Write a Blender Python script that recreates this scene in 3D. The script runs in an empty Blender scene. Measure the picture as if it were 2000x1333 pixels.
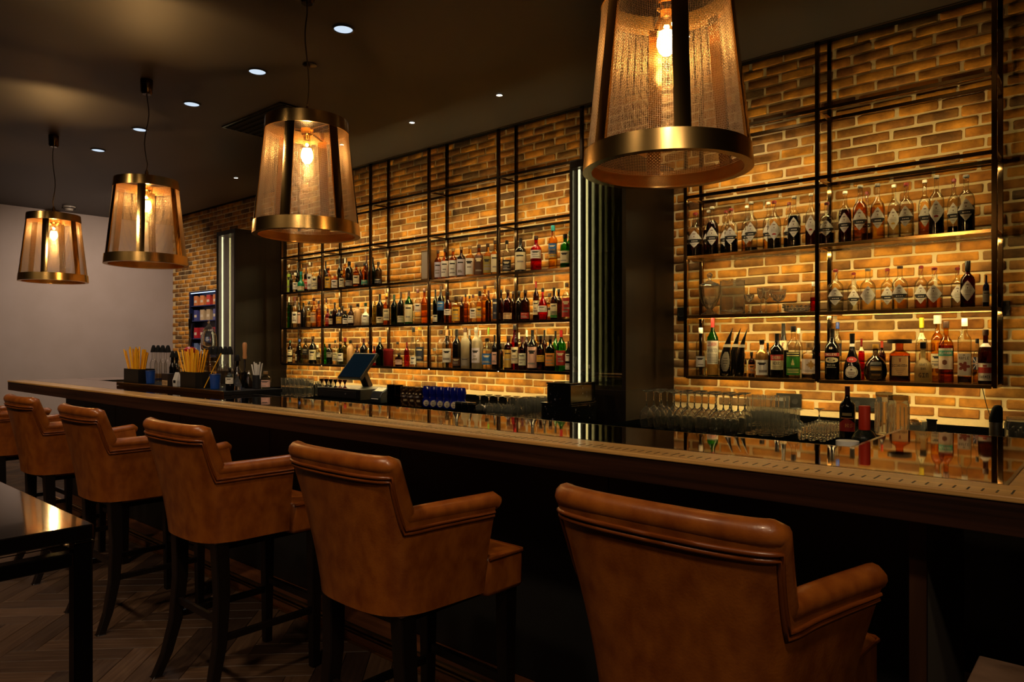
import bpy, math, random
import numpy as np
from mathutils import Vector
R = random.Random(7)
S = bpy.context.scene
COL = S.collection

# ------------------------------------------------------------------ camera, world, exposure
H = 1.40                                   # eye height
CC, SS, F = 0.7532, 0.6578, 1380.0         # yaw of the view, focal length in px of a 2000 px frame
cam_d = bpy.data.cameras.new('camera')
cam = bpy.data.objects.new('camera', cam_d)
COL.objects.link(cam)
cam.location = (0, 0, H)
cam.rotation_euler = (math.pi / 2, 0, math.atan2(SS, CC))
cam_d.sensor_width = 36.0
cam_d.lens = 36.0 * F / 2000.0
cam_d.shift_y = 8.5 / 2000.0
cam_d.clip_start = 0.05
S.camera = cam
w = bpy.data.worlds.new('room_dark')
S.world = w
w.use_nodes = True
w.node_tree.nodes['Background'].inputs[0].default_value = (0.9, 0.75, 0.6, 1)
w.node_tree.nodes['Background'].inputs[1].default_value = 0.004
S.view_settings.view_transform = 'Standard'
S.view_settings.look = 'None'
S.view_settings.exposure = 0.0
S.view_settings.gamma = 1.0
S.view_settings.use_curve_mapping = False
S.cycles.max_bounces = 28
S.cycles.diffuse_bounces = 3
S.cycles.glossy_bounces = 8
S.cycles.transmission_bounces = 24
S.cycles.transparent_max_bounces = 64
S.cycles.caustics_reflective = False
S.cycles.caustics_refractive = False
S.cycles.sample_clamp_indirect = 4.0

WARM = (1.0, 0.73, 0.29)
BULB = (1.0, 0.60, 0.24)
K_LED, K_BULB, K_SPOT, K_COOL, K_FILL = 150.0, 14.0, 14.0, 0.9, 140.0

# added fill spots out of the frame, put in to light stools and floor
def spot(name, loc, power, color, size=math.radians(75), blend=0.6, rad=0.04, aim=None):
    d = bpy.data.lights.new(name, 'SPOT')
    d.energy = power; d.color = color; d.spot_size = size; d.spot_blend = blend; d.shadow_soft_size = rad
    o = bpy.data.objects.new(name, d); COL.objects.link(o)
    o.location = loc
    if aim is not None:
        v = Vector(aim) - Vector(loc)
        o.rotation_euler = v.to_track_quat('-Z', 'Y').to_euler()
    return o
ZC = H + 1.82                              # ceiling
WY = 4.70                                  # brick wall
for i, x in enumerate((-7.2, -5.6, -4.0, -2.4, -0.8)):
    spot('fill_spot', (x + 0.85, 0.05, ZC - 0.02), K_FILL, (1.0, 0.74, 0.46), math.radians(95), 0.9, 0.12, (x, 1.30, 0.75))

spot('fill_spot', (1.35, -0.55, ZC - 0.02), 75.0, (1.0, 0.76, 0.48), math.radians(70), 0.9, 0.12, (-0.5, 1.5, 0.75))  # extra fill added from the right for nearest stool and end panel
spot('wall_fill', (-8.9, 3.3, ZC - 0.02), 290.0, (1.0, 0.80, 0.60), math.radians(120), 1.0, 0.06, (-10.94, 3.6, 1.2))  # added to brighten the left wall, no fitting seen here

# ------------------------------------------------------------------ photo measurements -> metres
def G(px):
    a = (px - 1000.0) / F
    return (CC * a - SS) / (SS * a + CC)
def depth(px, Y):
    a = (px - 1000.0) / F
    return Y / (SS * a + CC)
def XZ(px, py, Y):
    t = depth(px, Y)
    return G(px) * Y, H - (py - 675.0) / F * t
def onplane(px, py, z):
    a = (px - 1000.0) / F
    t = (H - z) * F / (py - 675.0)
    return t * (CC * a - SS), t * (SS * a + CC)

# ------------------------------------------------------------------ materials
def lin(c):
    if isinstance(c, str):
        c = [int(c[i:i + 2], 16) / 255 for i in (0, 2, 4)]
        c = [x / 12.92 if x <= 0.04045 else ((x + 0.055) / 1.055) ** 2.4 for x in c]
    return (c[0], c[1], c[2], 1.0)
MATS = {}
def mat(name, color=(0.5, 0.5, 0.5), rough=0.5, metal=0.0, noise=None, bump=None, emit=None, coat=0.0, spec=0.5):
    if name in MATS: return MATS[name]
    m = bpy.data.materials.new(name); m.use_nodes = True
    nt = m.node_tree; b = nt.nodes['Principled BSDF']
    b.inputs['Base Color'].default_value = lin(color)
    b.inputs['Roughness'].default_value = rough
    b.inputs['Metallic'].default_value = metal
    b.inputs['Specular IOR Level'].default_value = spec
    if coat: b.inputs['Coat Weight'].default_value = coat; b.inputs['Coat Roughness'].default_value = 0.08
    if emit:
        b.inputs['Emission Color'].default_value = lin(emit[0]); b.inputs['Emission Strength'].default_value = emit[1]
    if noise or bump:
        tc = nt.nodes.new('ShaderNodeTexCoord')
        mp = nt.nodes.new('ShaderNodeMapping')
        nt.links.new(tc.outputs['Object'], mp.inputs[0])
        n = nt.nodes.new('ShaderNodeTexNoise'); n.inputs['Detail'].default_value = 6
        nt.links.new(mp.outputs[0], n.inputs['Vector'])
        if noise:                                   # (scale xyz, color2, lo, hi)
            mp.inputs['Scale'].default_value = noise[0]
            n.inputs['Scale'].default_value = 1.0
            r = nt.nodes.new('ShaderNodeValToRGB')
            r.color_ramp.elements[0].position = noise[2]; r.color_ramp.elements[1].position = noise[3]
            r.color_ramp.elements[0].color = lin(color); r.color_ramp.elements[1].color = lin(noise[1])
            nt.links.new(n.outputs['Fac'], r.inputs[0]); nt.links.new(r.outputs[0], b.inputs['Base Color'])
        if bump:
            n2 = nt.nodes.new('ShaderNodeTexNoise'); n2.inputs['Scale'].default_value = bump[0]; n2.inputs['Detail'].default_value = 4
            nt.links.new(tc.outputs['Object'], n2.inputs['Vector'])
            bp = nt.nodes.new('ShaderNodeBump'); bp.inputs['Strength'].default_value = bump[1]; bp.inputs['Distance'].default_value = 0.004
            nt.links.new(n2.outputs['Fac'], bp.inputs['Height']); nt.links.new(bp.outputs[0], b.inputs['Normal'])
    MATS[name] = m
    return m
def emat(name, color, strength):
    if name in MATS: return MATS[name]
    m = bpy.data.materials.new(name); m.use_nodes = True
    nt = m.node_tree; nt.nodes.clear()
    e = nt.nodes.new('ShaderNodeEmission'); e.inputs[0].default_value = lin(color); e.inputs[1].default_value = strength
    o = nt.nodes.new('ShaderNodeOutputMaterial'); nt.links.new(e.outputs[0], o.inputs[0])
    MATS[name] = m
    return m
def gmat(name, color, edge=0.45, gloss=0.5, rough=0.03, base=0.05):
    """thin glass: tinted transparency, darker where the path through the wall is longer, fresnel reflection"""
    if name in MATS: return MATS[name]
    m = bpy.data.materials.new(name); m.use_nodes = True
    nt = m.node_tree; nt.nodes.clear()
    c = lin(color)
    t = nt.nodes.new('ShaderNodeBsdfTransparent')
    lw = nt.nodes.new('ShaderNodeLayerWeight'); lw.inputs['Blend'].default_value = 0.5
    mx = nt.nodes.new('ShaderNodeMix'); mx.data_type = 'RGBA'
    mx.inputs[6].default_value = c
    mx.inputs[7].default_value = (c[0] * edge, c[1] * edge, c[2] * edge, 1)
    sq = nt.nodes.new('ShaderNodeMath'); sq.operation = 'POWER'; sq.inputs[1].default_value = 1.8
    nt.links.new(lw.outputs['Facing'], sq.inputs[0]); nt.links.new(sq.outputs[0], mx.inputs[0]); nt.links.new(mx.outputs[2], t.inputs[0])
    g = nt.nodes.new('ShaderNodeBsdfGlossy'); g.inputs['Roughness'].default_value = rough
    l2 = nt.nodes.new('ShaderNodeLayerWeight'); l2.inputs['Blend'].default_value = 0.5
    pw = nt.nodes.new('ShaderNodeMath'); pw.operation = 'POWER'; pw.inputs[1].default_value = 5.0
    nt.links.new(l2.outputs['Facing'], pw.inputs[0])
    ml = nt.nodes.new('ShaderNodeMath'); ml.operation = 'MULTIPLY_ADD'; ml.inputs[1].default_value = gloss * 1.5; ml.inputs[2].default_value = base
    nt.links.new(pw.outputs[0], ml.inputs[0])
    ms = nt.nodes.new('ShaderNodeMixShader')
    nt.links.new(ml.outputs[0], ms.inputs[0]); nt.links.new(t.outputs[0], ms.inputs[1]); nt.links.new(g.outputs[0], ms.inputs[2])
    o = nt.nodes.new('ShaderNodeOutputMaterial'); nt.links.new(ms.outputs[0], o.inputs[0])
    MATS[name] = m
    return m
def frostmat(name, color):
    if name in MATS: return MATS[name]
    m = bpy.data.materials.new(name); m.use_nodes = True
    nt = m.node_tree; nt.nodes.clear()
    t = nt.nodes.new('ShaderNodeBsdfTransparent'); t.inputs[0].default_value = lin(color)
    d = nt.nodes.new('ShaderNodeBsdfTranslucent'); d.inputs[0].default_value = lin(color)
    p = nt.nodes.new('ShaderNodeBsdfPrincipled'); p.inputs['Base Color'].default_value = lin(color); p.inputs['Roughness'].default_value = 0.35
    a = nt.nodes.new('ShaderNodeMixShader'); a.inputs[0].default_value = 0.45
    b = nt.nodes.new('ShaderNodeMixShader'); b.inputs[0].default_value = 0.3
    nt.links.new(d.outputs[0], a.inputs[1]); nt.links.new(p.outputs[0], a.inputs[2])
    nt.links.new(a.outputs[0], b.inputs[1]); nt.links.new(t.outputs[0], b.inputs[2])
    o = nt.nodes.new('ShaderNodeOutputMaterial'); nt.links.new(b.outputs[0], o.inputs[0])
    MATS[name] = m
    return m

# ------------------------------------------------------------------ mesh builder
class MB:
    def __init__(s): s.v = []; s.f = []; s.m = []
    def add(s, vs, fs, mi=0):
        o = len(s.v); s.v += [tuple(p) for p in vs]
        for f in fs: s.f.append(tuple(o + i for i in f)); s.m.append(mi)
        return s
    def box(s, x0, x1, y0, y1, z0, z1, mi=0):
        v = [(x0, y0, z0), (x1, y0, z0), (x1, y1, z0), (x0, y1, z0), (x0, y0, z1), (x1, y0, z1), (x1, y1, z1), (x0, y1, z1)]
        return s.add(v, [(0, 3, 2, 1), (4, 5, 6, 7), (0, 1, 5, 4), (1, 2, 6, 5), (2, 3, 7, 6), (3, 0, 4, 7)], mi)
    def quad(s, a, b, c, d, mi=0): return s.add([a, b, c, d], [(0, 1, 2, 3)], mi)
    def lathe(s, prof, cx=0, cy=0, z0=0, n=16, mi=0, sq=0.0, bend=None, cap=True, rot=0.0):
        vs = []; fs = []
        for (r, z) in prof:
            ox, oy = bend(z) if bend else (0, 0)
            for i in range(n):
                th = 2 * math.pi * i / n
                rr = r
                if sq:
                    e = 2 + sq * 6
                    rr = r / ((abs(math.cos(th)) ** e + abs(math.sin(th)) ** e) ** (1 / e))
                c, q = math.cos(th + rot), math.sin(th + rot)
                vs.append((cx + ox + rr * c, cy + oy + rr * q, z0 + z))
        k = len(prof)
        for j in range(k - 1):
            for i in range(n):
                a = j * n + i; b = j * n + (i + 1) % n
                fs.append((a, b, b + n, a + n))
        if cap:
            if prof[0][0] > 1e-6: fs.append(tuple(range(n - 1, -1, -1)))
            if prof[-1][0] > 1e-6: fs.append(tuple((k - 1) * n + i for i in range(n)))
        return s.add(vs, fs, mi)
    def tube(s, path, r, n=8, mi=0, cap=True, closed=False, up=None):
        P = [Vector(p) for p in path]; k = len(P); vs = []; fs = []
        rs = r if isinstance(r, (list, tuple)) else [r] * k
        ref = None
        for i in range(k):
            if closed: t = P[(i + 1) % k] - P[i - 1]
            else: t = P[min(i + 1, k - 1)] - P[max(i - 1, 0)]
            t.normalize()
            if ref is None:
                u = Vector(up) if up else (Vector((0, 0, 1)) if abs(t.z) < 0.9 else Vector((1, 0, 0)))
                ref = (u - t * u.dot(t)).normalized()
            else:
                ref = (ref - t * ref.dot(t)).normalized()
            b = t.cross(ref)
            for j in range(n):
                th = 2 * math.pi * (j + 0.5) / n
                vs.append(P[i] + (ref * math.cos(th) + b * math.sin(th)) * rs[i])
        for i in range(k if closed else k - 1):
            for j in range(n):
                a = i * n + j; b = i * n + (j + 1) % n; q = ((i + 1) % k) * n
                fs.append((a, b, q + (j + 1) % n, q + j))
        if cap and not closed:
            fs.append(tuple(range(n - 1, -1, -1))); fs.append(tuple((k - 1) * n + j for j in range(n)))
        return s.add(vs, fs, mi)
    def bar(s, a, b, wx, wy=None, mi=0):
        """square section bar between two points"""
        wy = wy or wx
        A, B = Vector(a), Vector(b); t = (B - A).normalized()
        u = Vector((0, 0, 1)) if abs(t.z) < 0.9 else Vector((0, 1, 0))
        u = (u - t * u.dot(t)).normalized(); q = t.cross(u)
        vs = []
        for p in (A, B):
            for su, sq in ((-1, -1), (1, -1), (1, 1), (-1, 1)): vs.append(p + u * su * wy / 2 + q * sq * wx / 2)
        return s.add(vs, [(3, 2, 1, 0), (4, 5, 6, 7), (0, 1, 5, 4), (1, 2, 6, 5), (2, 3, 7, 6), (3, 0, 4, 7)], mi)
    def mesh(s, name, mats, smooth=None):
        me = bpy.data.meshes.new(name)
        me.from_pydata(s.v, [], s.f)
        for m in (mats if isinstance(mats, (list, tuple)) else [mats]): me.materials.append(m)
        if any(s.m): me.polygons.foreach_set('material_index', s.m)
        if smooth:
            me.polygons.foreach_set('use_smooth', [True] * len(me.polygons))
            me.set_sharp_from_angle(angle=math.radians(smooth))
        me.update()
        return me
    def build(s, name, mats, parent=None, smooth=None, bevel=None, loc=None):
        o = bpy.data.objects.new(name, s.mesh(name, mats, smooth)); COL.objects.link(o)
        if parent: o.parent = parent
        if loc: o.location = loc
        if bevel:
            b = o.modifiers.new('bevel', 'BEVEL'); b.width = bevel; b.segments = 2; b.limit_method = 'ANGLE'
        return o
def thing(name, label, cat, loc=(0, 0, 0), rz=0, group=None):
    o = bpy.data.objects.new(name, None); COL.objects.link(o)
    o.empty_display_size = 0.05
    o.location = loc; o.rotation_euler = (0, 0, rz); o['label'] = label; o['category'] = cat
    if group: o['group'] = group
    return o
def tag(o, label, cat, group=None):
    o['label'] = label; o['category'] = cat
    if group: o['group'] = group
    return o
def struct(o): o['kind'] = 'structure'; return o
def stuff(o): o['kind'] = 'stuff'; return o
def dup(root, loc, rz=0, label=None, group=None):
    r = root.copy(); COL.objects.link(r); r.location = loc; r.rotation_euler = (0, 0, rz)
    if label: r['label'] = label
    if group: r['group'] = group
    for ch in list(root.children):
        c = ch.copy(); COL.objects.link(c); c.parent = r
        for g in list(ch.children):
            d = g.copy(); COL.objects.link(d); d.parent = c
    return r
ORD = ('first second third fourth fifth sixth seventh eighth ninth tenth eleventh twelfth thirteenth fourteenth fifteenth sixteenth '
       'seventeenth eighteenth nineteenth twentieth').split()
def ordinal(i):
    if i < 20: return ORD[i]
    tens = {2: 'twenty', 3: 'thirty', 4: 'forty', 5: 'fifty', 6: 'sixty', 7: 'seventy'}
    tenth = {2: 'twentieth', 3: 'thirtieth', 4: 'fortieth', 5: 'fiftieth', 6: 'sixtieth'}
    n = i + 1
    return tenth[n // 10] if n % 10 == 0 else tens[n // 10] + '-' + ORD[n % 10 - 1]

# ------------------------------------------------------------------ base materials
M_wall = mat('plaster_mauve', '9a8b86', 0.8, noise=((3, 3, 3), '94857f', 0.3, 0.7))
M_ceil = mat('ceiling_dark', '2c2522', 0.5)
M_black = mat('matt_black', '0b0a0a', 0.7, spec=0.12)
M_blackgl = mat('black_gloss', '070606', 0.12)
M_mortar = mat('mortar', 'd6bf90', 0.9, bump=(60, 0.5))
M_wood = mat('dark_oak', '331b10', 0.42, noise=((1.2, 30, 60), '1a0c06', 0.35, 0.65), spec=0.3)
M_woodx = mat('dark_oak_panel', '170f0a', 0.45, noise=((30, 30, 1.2), '0f0906', 0.35, 0.65), spec=0.3)
M_woodb = mat('border_oak', 'cf9f5c', 0.32, noise=((1.5, 40, 40), 'ac8048', 0.35, 0.65), coat=0.3)
M_copper = mat('copper_sheet', (0.92, 0.69, 0.57), 0.03, 1.0)
M_brass = mat('polished_brass', (0.72, 0.44, 0.15), 0.09, 1.0)
M_brassr = mat('ring_brass', (0.74, 0.46, 0.16), 0.24, 1.0)
M_brassw = mat('brass_wire', (0.56, 0.41, 0.25), 0.35, 1.0)
M_bronze = mat('dark_bronze', (0.66, 0.43, 0.17), 0.2, 1.0)
M_bronzed = mat('black_bronze', (0.09, 0.065, 0.045), 0.2, 1.0)
M_leather = mat('tan_leather', '925019', 0.34, noise=((22, 22, 14), '6e330d', 0.32, 0.72), bump=(160, 0.12), coat=0.15)
M_leatherp = mat('tan_leather_piping', '6e3510', 0.33)
M_leg = mat('stool_leg_wood', '120a06', 0.35, noise=((20, 20, 2), '0b0604', 0.3, 0.7))
M_led = emat('led_tape', WARM, K_LED)
M_ledw = emat('led_tube', (1.0, 0.84, 0.52), 4.5)
M_bulb = emat('bulb_glow', (1.0, 0.66, 0.30), K_BULB)
M_spot = emat('spot_lens', (1.0, 0.85, 0.62), K_SPOT)
M_cool = emat('frosted_downlight', (0.72, 0.85, 1.0), K_COOL)
M_chrome = mat('steel', (0.6, 0.58, 0.55), 0.18, 1.0)
M_white = mat('white_plastic', 'd8d2c8', 0.5)
M_clear = gmat('clear_glass', (0.965, 0.965, 0.94), 0.24, 0.55, 0.03, 0.06)
def realglass(name, color, ior=1.45):
    m = bpy.data.materials.new(name); m.use_nodes = True
    nt = m.node_tree; nt.nodes.clear()
    g = nt.nodes.new('ShaderNodeBsdfGlass'); g.inputs['Color'].default_value = lin(color); g.inputs['IOR'].default_value = ior; g.inputs['Roughness'].default_value = 0.0
    d = nt.nodes.new('ShaderNodeBsdfTranslucent'); d.inputs[0].default_value = (0.9, 0.88, 0.84, 1)
    e = nt.nodes.new('ShaderNodeBsdfDiffuse'); e.inputs[0].default_value = (0.9, 0.88, 0.84, 1)
    a = nt.nodes.new('ShaderNodeMixShader'); a.inputs[0].default_value = 0.5
    b = nt.nodes.new('ShaderNodeMixShader'); b.inputs[0].default_value = 0.025     # pale haze mixed in to brighten the glass in place of highlights
    nt.links.new(d.outputs[0], a.inputs[1]); nt.links.new(e.outputs[0], a.inputs[2])
    nt.links.new(g.outputs[0], b.inputs[1]); nt.links.new(a.outputs[0], b.inputs[2])
    o = nt.nodes.new('ShaderNodeOutputMaterial'); nt.links.new(b.outputs[0], o.inputs[0])
    MATS[name] = m
    return m
M_glassw = realglass('glassware', (0.99, 0.99, 0.98))

# ------------------------------------------------------------------ room shell
struct(MB().box(-10.94, 2.5, -3.5, WY, -0.06, -0.012).build('floor', mat('floor_bed', '1a120c', 0.7)))
FLOOR = bpy.data.objects['floor']
struct(MB().box(-11.04, 2.5, -3.5, 4.39, ZC, ZC + 0.1).build('ceiling', M_ceil))
# black shadow recess between ceiling edge and brick wall
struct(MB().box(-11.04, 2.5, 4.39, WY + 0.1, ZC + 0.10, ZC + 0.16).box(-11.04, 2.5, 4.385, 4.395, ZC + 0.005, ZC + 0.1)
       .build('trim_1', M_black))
struct(MB().box(-7.6, 2.5, 4.375, 4.388, ZC - 0.004, ZC).build('trim_2', mat('trim_alu', (0.10, 0.09, 0.08), 0.35, 1.0)))
struct(MB().box(-11.04, -10.94, -3.5, WY + 0.1, -0.06, ZC).build('wall_left', M_wall))
WB = struct(MB().box(-10.94, 2.5, WY, WY + 0.1, -0.06, ZC + 0.1).build('wall_back', M_mortar))
struct(MB().box(-11.04, 2.5, -3.6, -3.5, -0.06, ZC).build('wall_front', mat('room_wall', '171210', 0.8)))
struct(MB().box(2.5, 2.6, -3.5, WY, -0.06, ZC).build('wall_right', mat('room_wall', '171210', 0.8)))

# ---- bricks
def brickmat(name, islands):
    m = bpy.data.materials.new(name); m.use_nodes = True
    nt = m.node_tree; b = nt.nodes['Principled BSDF']; b.inputs['Roughness'].default_value = 0.85
    if islands:
        src = nt.nodes.new('ShaderNodeNewGeometry').outputs['Random Per Island']
    else:
        src = nt.nodes.new('ShaderNodeObjectInfo').outputs['Random']
    r = nt.nodes.new('ShaderNodeValToRGB'); cr = r.color_ramp; cr.interpolation = 'LINEAR'
    cols = [(0.0, 'd08c2c'), (0.25, 'd8962f'), (0.45, 'bf7c28'), (0.6, '986a2c'), (0.72, 'd39330'), (0.85, '68502f'), (1.0, 'b07424')]
    cr.elements[0].color = lin(cols[0][1]); cr.elements[1].color = lin(cols[-1][1])
    for p, c in cols[1:-1]: cr.elements.new(p).color = lin(c)
    nt.links.new(src, r.inputs[0])
    geo = nt.nodes.new('ShaderNodeNewGeometry')
    n = nt.nodes.new('ShaderNodeTexNoise'); n.inputs['Scale'].default_value = 9; n.inputs['Detail'].default_value = 6
    nt.links.new(geo.outputs['Position'], n.inputs['Vector'])
    r2 = nt.nodes.new('ShaderNodeValToRGB'); r2.color_ramp.elements[0].position = 0.38; r2.color_ramp.elements[1].position = 0.62
    r2.color_ramp.elements[0].color = (0.36, 0.31, 0.28, 1); r2.color_ramp.elements[1].color = (1.08, 1.05, 1.0, 1)
    nt.links.new(n.outputs['Fac'], r2.inputs[0])
    mx = nt.nodes.new('ShaderNodeMix'); mx.data_type = 'RGBA'; mx.blend_type = 'MULTIPLY'; mx.inputs[0].default_value = 0.85
    nt.links.new(r.outputs[0], mx.inputs[6]); nt.links.new(r2.outputs[0], mx.inputs[7])
    nt.links.new(mx.outputs[2], b.inputs['Base Color'])
    n2 = nt.nodes.new('ShaderNodeTexNoise'); n2.inputs['Scale'].default_value = 70; n2.inputs['Detail'].default_value = 5
    nt.links.new(geo.outputs['Position'], n2.inputs['Vector'])
    bp = nt.nodes.new('ShaderNodeBump'); bp.inputs['Strength'].default_value = 0.6; bp.inputs['Distance'].default_value = 0.005
    nt.links.new(n2.outputs['Fac'], bp.inputs['Height']); nt.links.new(bp.outputs[0], b.inputs['Normal'])
    return m
M_brick, M_bricki = brickmat('brick_face', False), brickmat('brick_face_far', True)
PITCH, COURSE = 0.223, 0.0635
def brick_geo(L, Hh, rr):
    c = rr.uniform(0.003, 0.008)
    def ring(l, h, y, c):
        a, b = l / 2, h / 2
        j = lambda: rr.uniform(-0.0022, 0.0022)
        return [(x + j(), y + j() * 0.4, z + j() * 0.8) for x, z in ((-a + c, -b), (a - c, -b), (a, -b + c), (a, b - c), (a - c, b), (-a + c, b), (-a, b - c), (-a, -b + c))]
    v = ring(L + 0.002, Hh + 0.002, 0.004, c) + ring(L, Hh, -0.003, c) + ring(L - 0.008, Hh - 0.008, -0.007, c)
    f = []
    for k in (0, 8):
        for i in range(8): f.append((k + i, k + (i + 1) % 8, k + 8 + (i + 1) % 8, k + 8 + i))
    f.append(tuple(range(16, 24)))
    return v, f
BV = []
rb = random.Random(3)
for i in range(10):
    v, f = brick_geo(0.207 + rb.uniform(-0.006, 0.003), 0.0525 + rb.uniform(-0.004, 0.0015), rb)
    me = MB().add(v, f).mesh('brick', M_brick, 50); BV.append(me)
cand = []
for row in range(0, 38):
    z = 0.98 + (row + 0.5) * COURSE
    if z > ZC + 0.09: break
    off = (row % 2) * PITCH / 2 + rb.uniform(-0.02, 0.02)
    x = 2.4 - off
    while x > -10.9:
        cand.append((x + rb.uniform(-0.004, 0.004), z + rb.uniform(-0.0025, 0.0025)))
        x -= PITCH
near = sorted([c for c in cand if -2.60 < c[0] < -0.30 and c[1] > H - 0.5], key=lambda c: -c[0])[:300]
ns = set(near)
for (x, z) in near:
    o = bpy.data.objects.new('brick', rb.choice(BV)); COL.objects.link(o); o.parent = WB
    o.location = (x, WY + rb.uniform(-0.002, 0.002), z)
    o.rotation_euler = (0, rb.uniform(-0.006, 0.006) + rb.choice((0, math.pi)), 0)
mb = MB()
for (x, z) in cand:
    if (x, z) in ns: continue
    v, f = brick_geo(0.207 + rb.uniform(-0.006, 0.003), 0.0525 + rb.uniform(-0.004, 0.0015), rb)
    dy = rb.uniform(-0.002, 0.002)
    mb.add([(p[0] + x, p[1] + WY + dy, p[2] + z) for p in v], f)
stuff(mb.build('brick_field', M_bricki, WB, 50))

# ---- herringbone floor
M_plank = bpy.data.materials.new('floor_plank'); M_plank.use_nodes = True
_nt = M_plank.node_tree; _b = _nt.nodes['Principled BSDF']; _b.inputs['Roughness'].default_value = 0.55; _b.inputs['Specular IOR Level'].default_value = 0.3
_g = _nt.nodes.new('ShaderNodeNewGeometry'); _r = _nt.nodes.new('ShaderNodeValToRGB')
_r.color_ramp.elements[0].color = lin('33231a'); _r.color_ramp.elements[1].color = lin('5a4230')
_oi = _nt.nodes.new('ShaderNodeObjectInfo'); _ad = _nt.nodes.new('ShaderNodeMath'); _ad.operation = 'ADD'
_fr = _nt.nodes.new('ShaderNodeMath'); _fr.operation = 'FRACT'
_nt.links.new(_g.outputs['Random Per Island'], _ad.inputs[0]); _nt.links.new(_oi.outputs['Random'], _ad.inputs[1])
_nt.links.new(_ad.outputs[0], _fr.inputs[0]); _nt.links.new(_fr.outputs[0], _r.inputs[0])
_tc = _nt.nodes.new('ShaderNodeTexCoord'); _mp = _nt.nodes.new('ShaderNodeMapping'); _mp.inputs['Scale'].default_value = (4, 60, 4)
_n = _nt.nodes.new('ShaderNodeTexNoise'); _n.inputs['Detail'].default_value = 5; _n.inputs['Scale'].default_value = 1
_nt.links.new(_tc.outputs['Object'], _mp.inputs[0]); _nt.links.new(_mp.outputs[0], _n.inputs['Vector'])
_r2 = _nt.nodes.new('ShaderNodeValToRGB'); _r2.color_ramp.elements[0].position = 0.35; _r2.color_ramp.elements[1].position = 0.65
_r2.color_ramp.elements[0].color = (0.55, 0.5, 0.48, 1); _r2.color_ramp.elements[1].color = (1, 1, 1, 1)
_mx = _nt.nodes.new('ShaderNodeMix'); _mx.data_type = 'RGBA'; _mx.blend_type = 'MULTIPLY'; _mx.inputs[0].default_value = 1
_nt.links.new(_n.outputs['Fac'], _r2.inputs[0]); _nt.links.new(_r.outputs[0], _mx.inputs[6]); _nt.links.new(_r2.outputs[0], _mx.inputs[7])
_nt.links.new(_mx.outputs[2], _b.inputs['Base Color'])
PW, PN = 0.11, 5
def plank_mb(L=PW * PN, W=PW):
    a, b, g, c = L / 2 - 0.001, W / 2 - 0.001, 0.002, 0.012
    v = [(-a, -b, -c), (a, -b, -c), (a, b, -c), (-a, b, -c), (-a, -b, -g), (a, -b, -g), (a, b, -g), (-a, b, -g),
         (-a + g, -b + g, 0), (a - g, -b + g, 0), (a - g, b - g, 0), (-a + g, b - g, 0)]
    f = [(0, 1, 5, 4), (1, 2, 6, 5), (2, 3, 7, 6), (3, 0, 4, 7), (4, 5, 9, 8), (5, 6, 10, 9), (6, 7, 11, 10), (7, 4, 8, 11), (8, 9, 10, 11)]
    return v, f
pv, pf = plank_mb()
pme = MB().add(pv, pf).mesh('plank', M_plank)
pl = []
for i in range(-110, 60):
    for j in range(-110, 60):
        r = (i - j) % (2 * PN)
        if r == 0: u, v_, rot = (i + PN / 2) * PW, (j + 0.5) * PW, 0
        elif r == 2 * PN - 1: u, v_, rot = (i + 0.5) * PW, (j + PN / 2) * PW, math.pi / 2
        else: continue
        q = math.pi / 4
        x = u * math.cos(q) - v_ * math.sin(q) - 3.0; y = u * math.sin(q) + v_ * math.cos(q) + 1.0
        if -10.6 < x < 1.9 and -1.6 < y < 4.4: pl.append((x, y, rot + q))
def seen(p):
    a = -SS * p[0] + CC * p[1]
    if a < 0.3: return -1
    px = 1000 + F * (CC * p[0] + SS * p[1]) / a; py = 675 + F * H / a
    return (1 / a) if (-150 < px < 1150 and py < 1480 and p[1] < 2.3) else -1
pl.sort(key=lambda p: -seen(p))
for p in pl[:300]:
    o = bpy.data.objects.new('plank', pme); COL.objects.link(o); o.parent = FLOOR
    o.location = (p[0], p[1], 0); o.rotation_euler = (0, 0, p[2])
mb = MB()
for p in pl[300:]:
    c, s_ = math.cos(p[2]), math.sin(p[2])
    mb.add([(q[0] * c - q[1] * s_ + p[0], q[0] * s_ + q[1] * c + p[1], q[2]) for q in pv], pf)
stuff(mb.build('far_planks', M_plank, FLOOR))

# ------------------------------------------------------------------ ceiling fittings
v = thing('ceiling_vent', 'black rectangular vent panel in the dark ceiling behind the second pendant lamp', 'vent', (-5.22, 3.13, ZC))
MB().box(-0.435, 0.435, -0.29, 0.29, -0.006, -0.001).build('vent_plate', M_black, v)
m_ = MB()
for (x0, x1, y0, y1) in ((-0.45, 0.45, -0.30, -0.285), (-0.45, 0.45, 0.285, 0.30), (-0.45, -0.435, -0.285, 0.285), (0.435, 0.45, -0.285, 0.285)):
    m_.box(x0, x1, y0, y1, -0.012, -0.001)
m_.build('vent_frame', mat('vent_frame', '1a1713', 0.25, 0.6), v)
for k in range(9):
    MB().bar((-0.43, -0.25 + k * 0.0625, -0.014), (0.43, -0.25 + k * 0.0625, -0.014), 0.03, 0.004).build('slat', M_black, v)
def downlight(x, y, r, m, label, i, group, trim):
    t = thing('ceiling_downlight', label, 'downlight', (x, y, ZC), 0, group)
    ring = [(r * 1.0, -0.001), (r * 1.22, -0.001), (r * 1.25, -0.006), (r * 1.05, -0.008), (r * 1.0, -0.003)]
    MB().lathe(ring, n=28, cap=False).build('trim_ring', trim, t, 40)
    MB().lathe([(0.0001, -0.003), (r * 1.02, -0.003)], n=28, cap=False).build('lens', m, t)
M_trimd = mat('trim_black', '14110f', 0.4)
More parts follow.
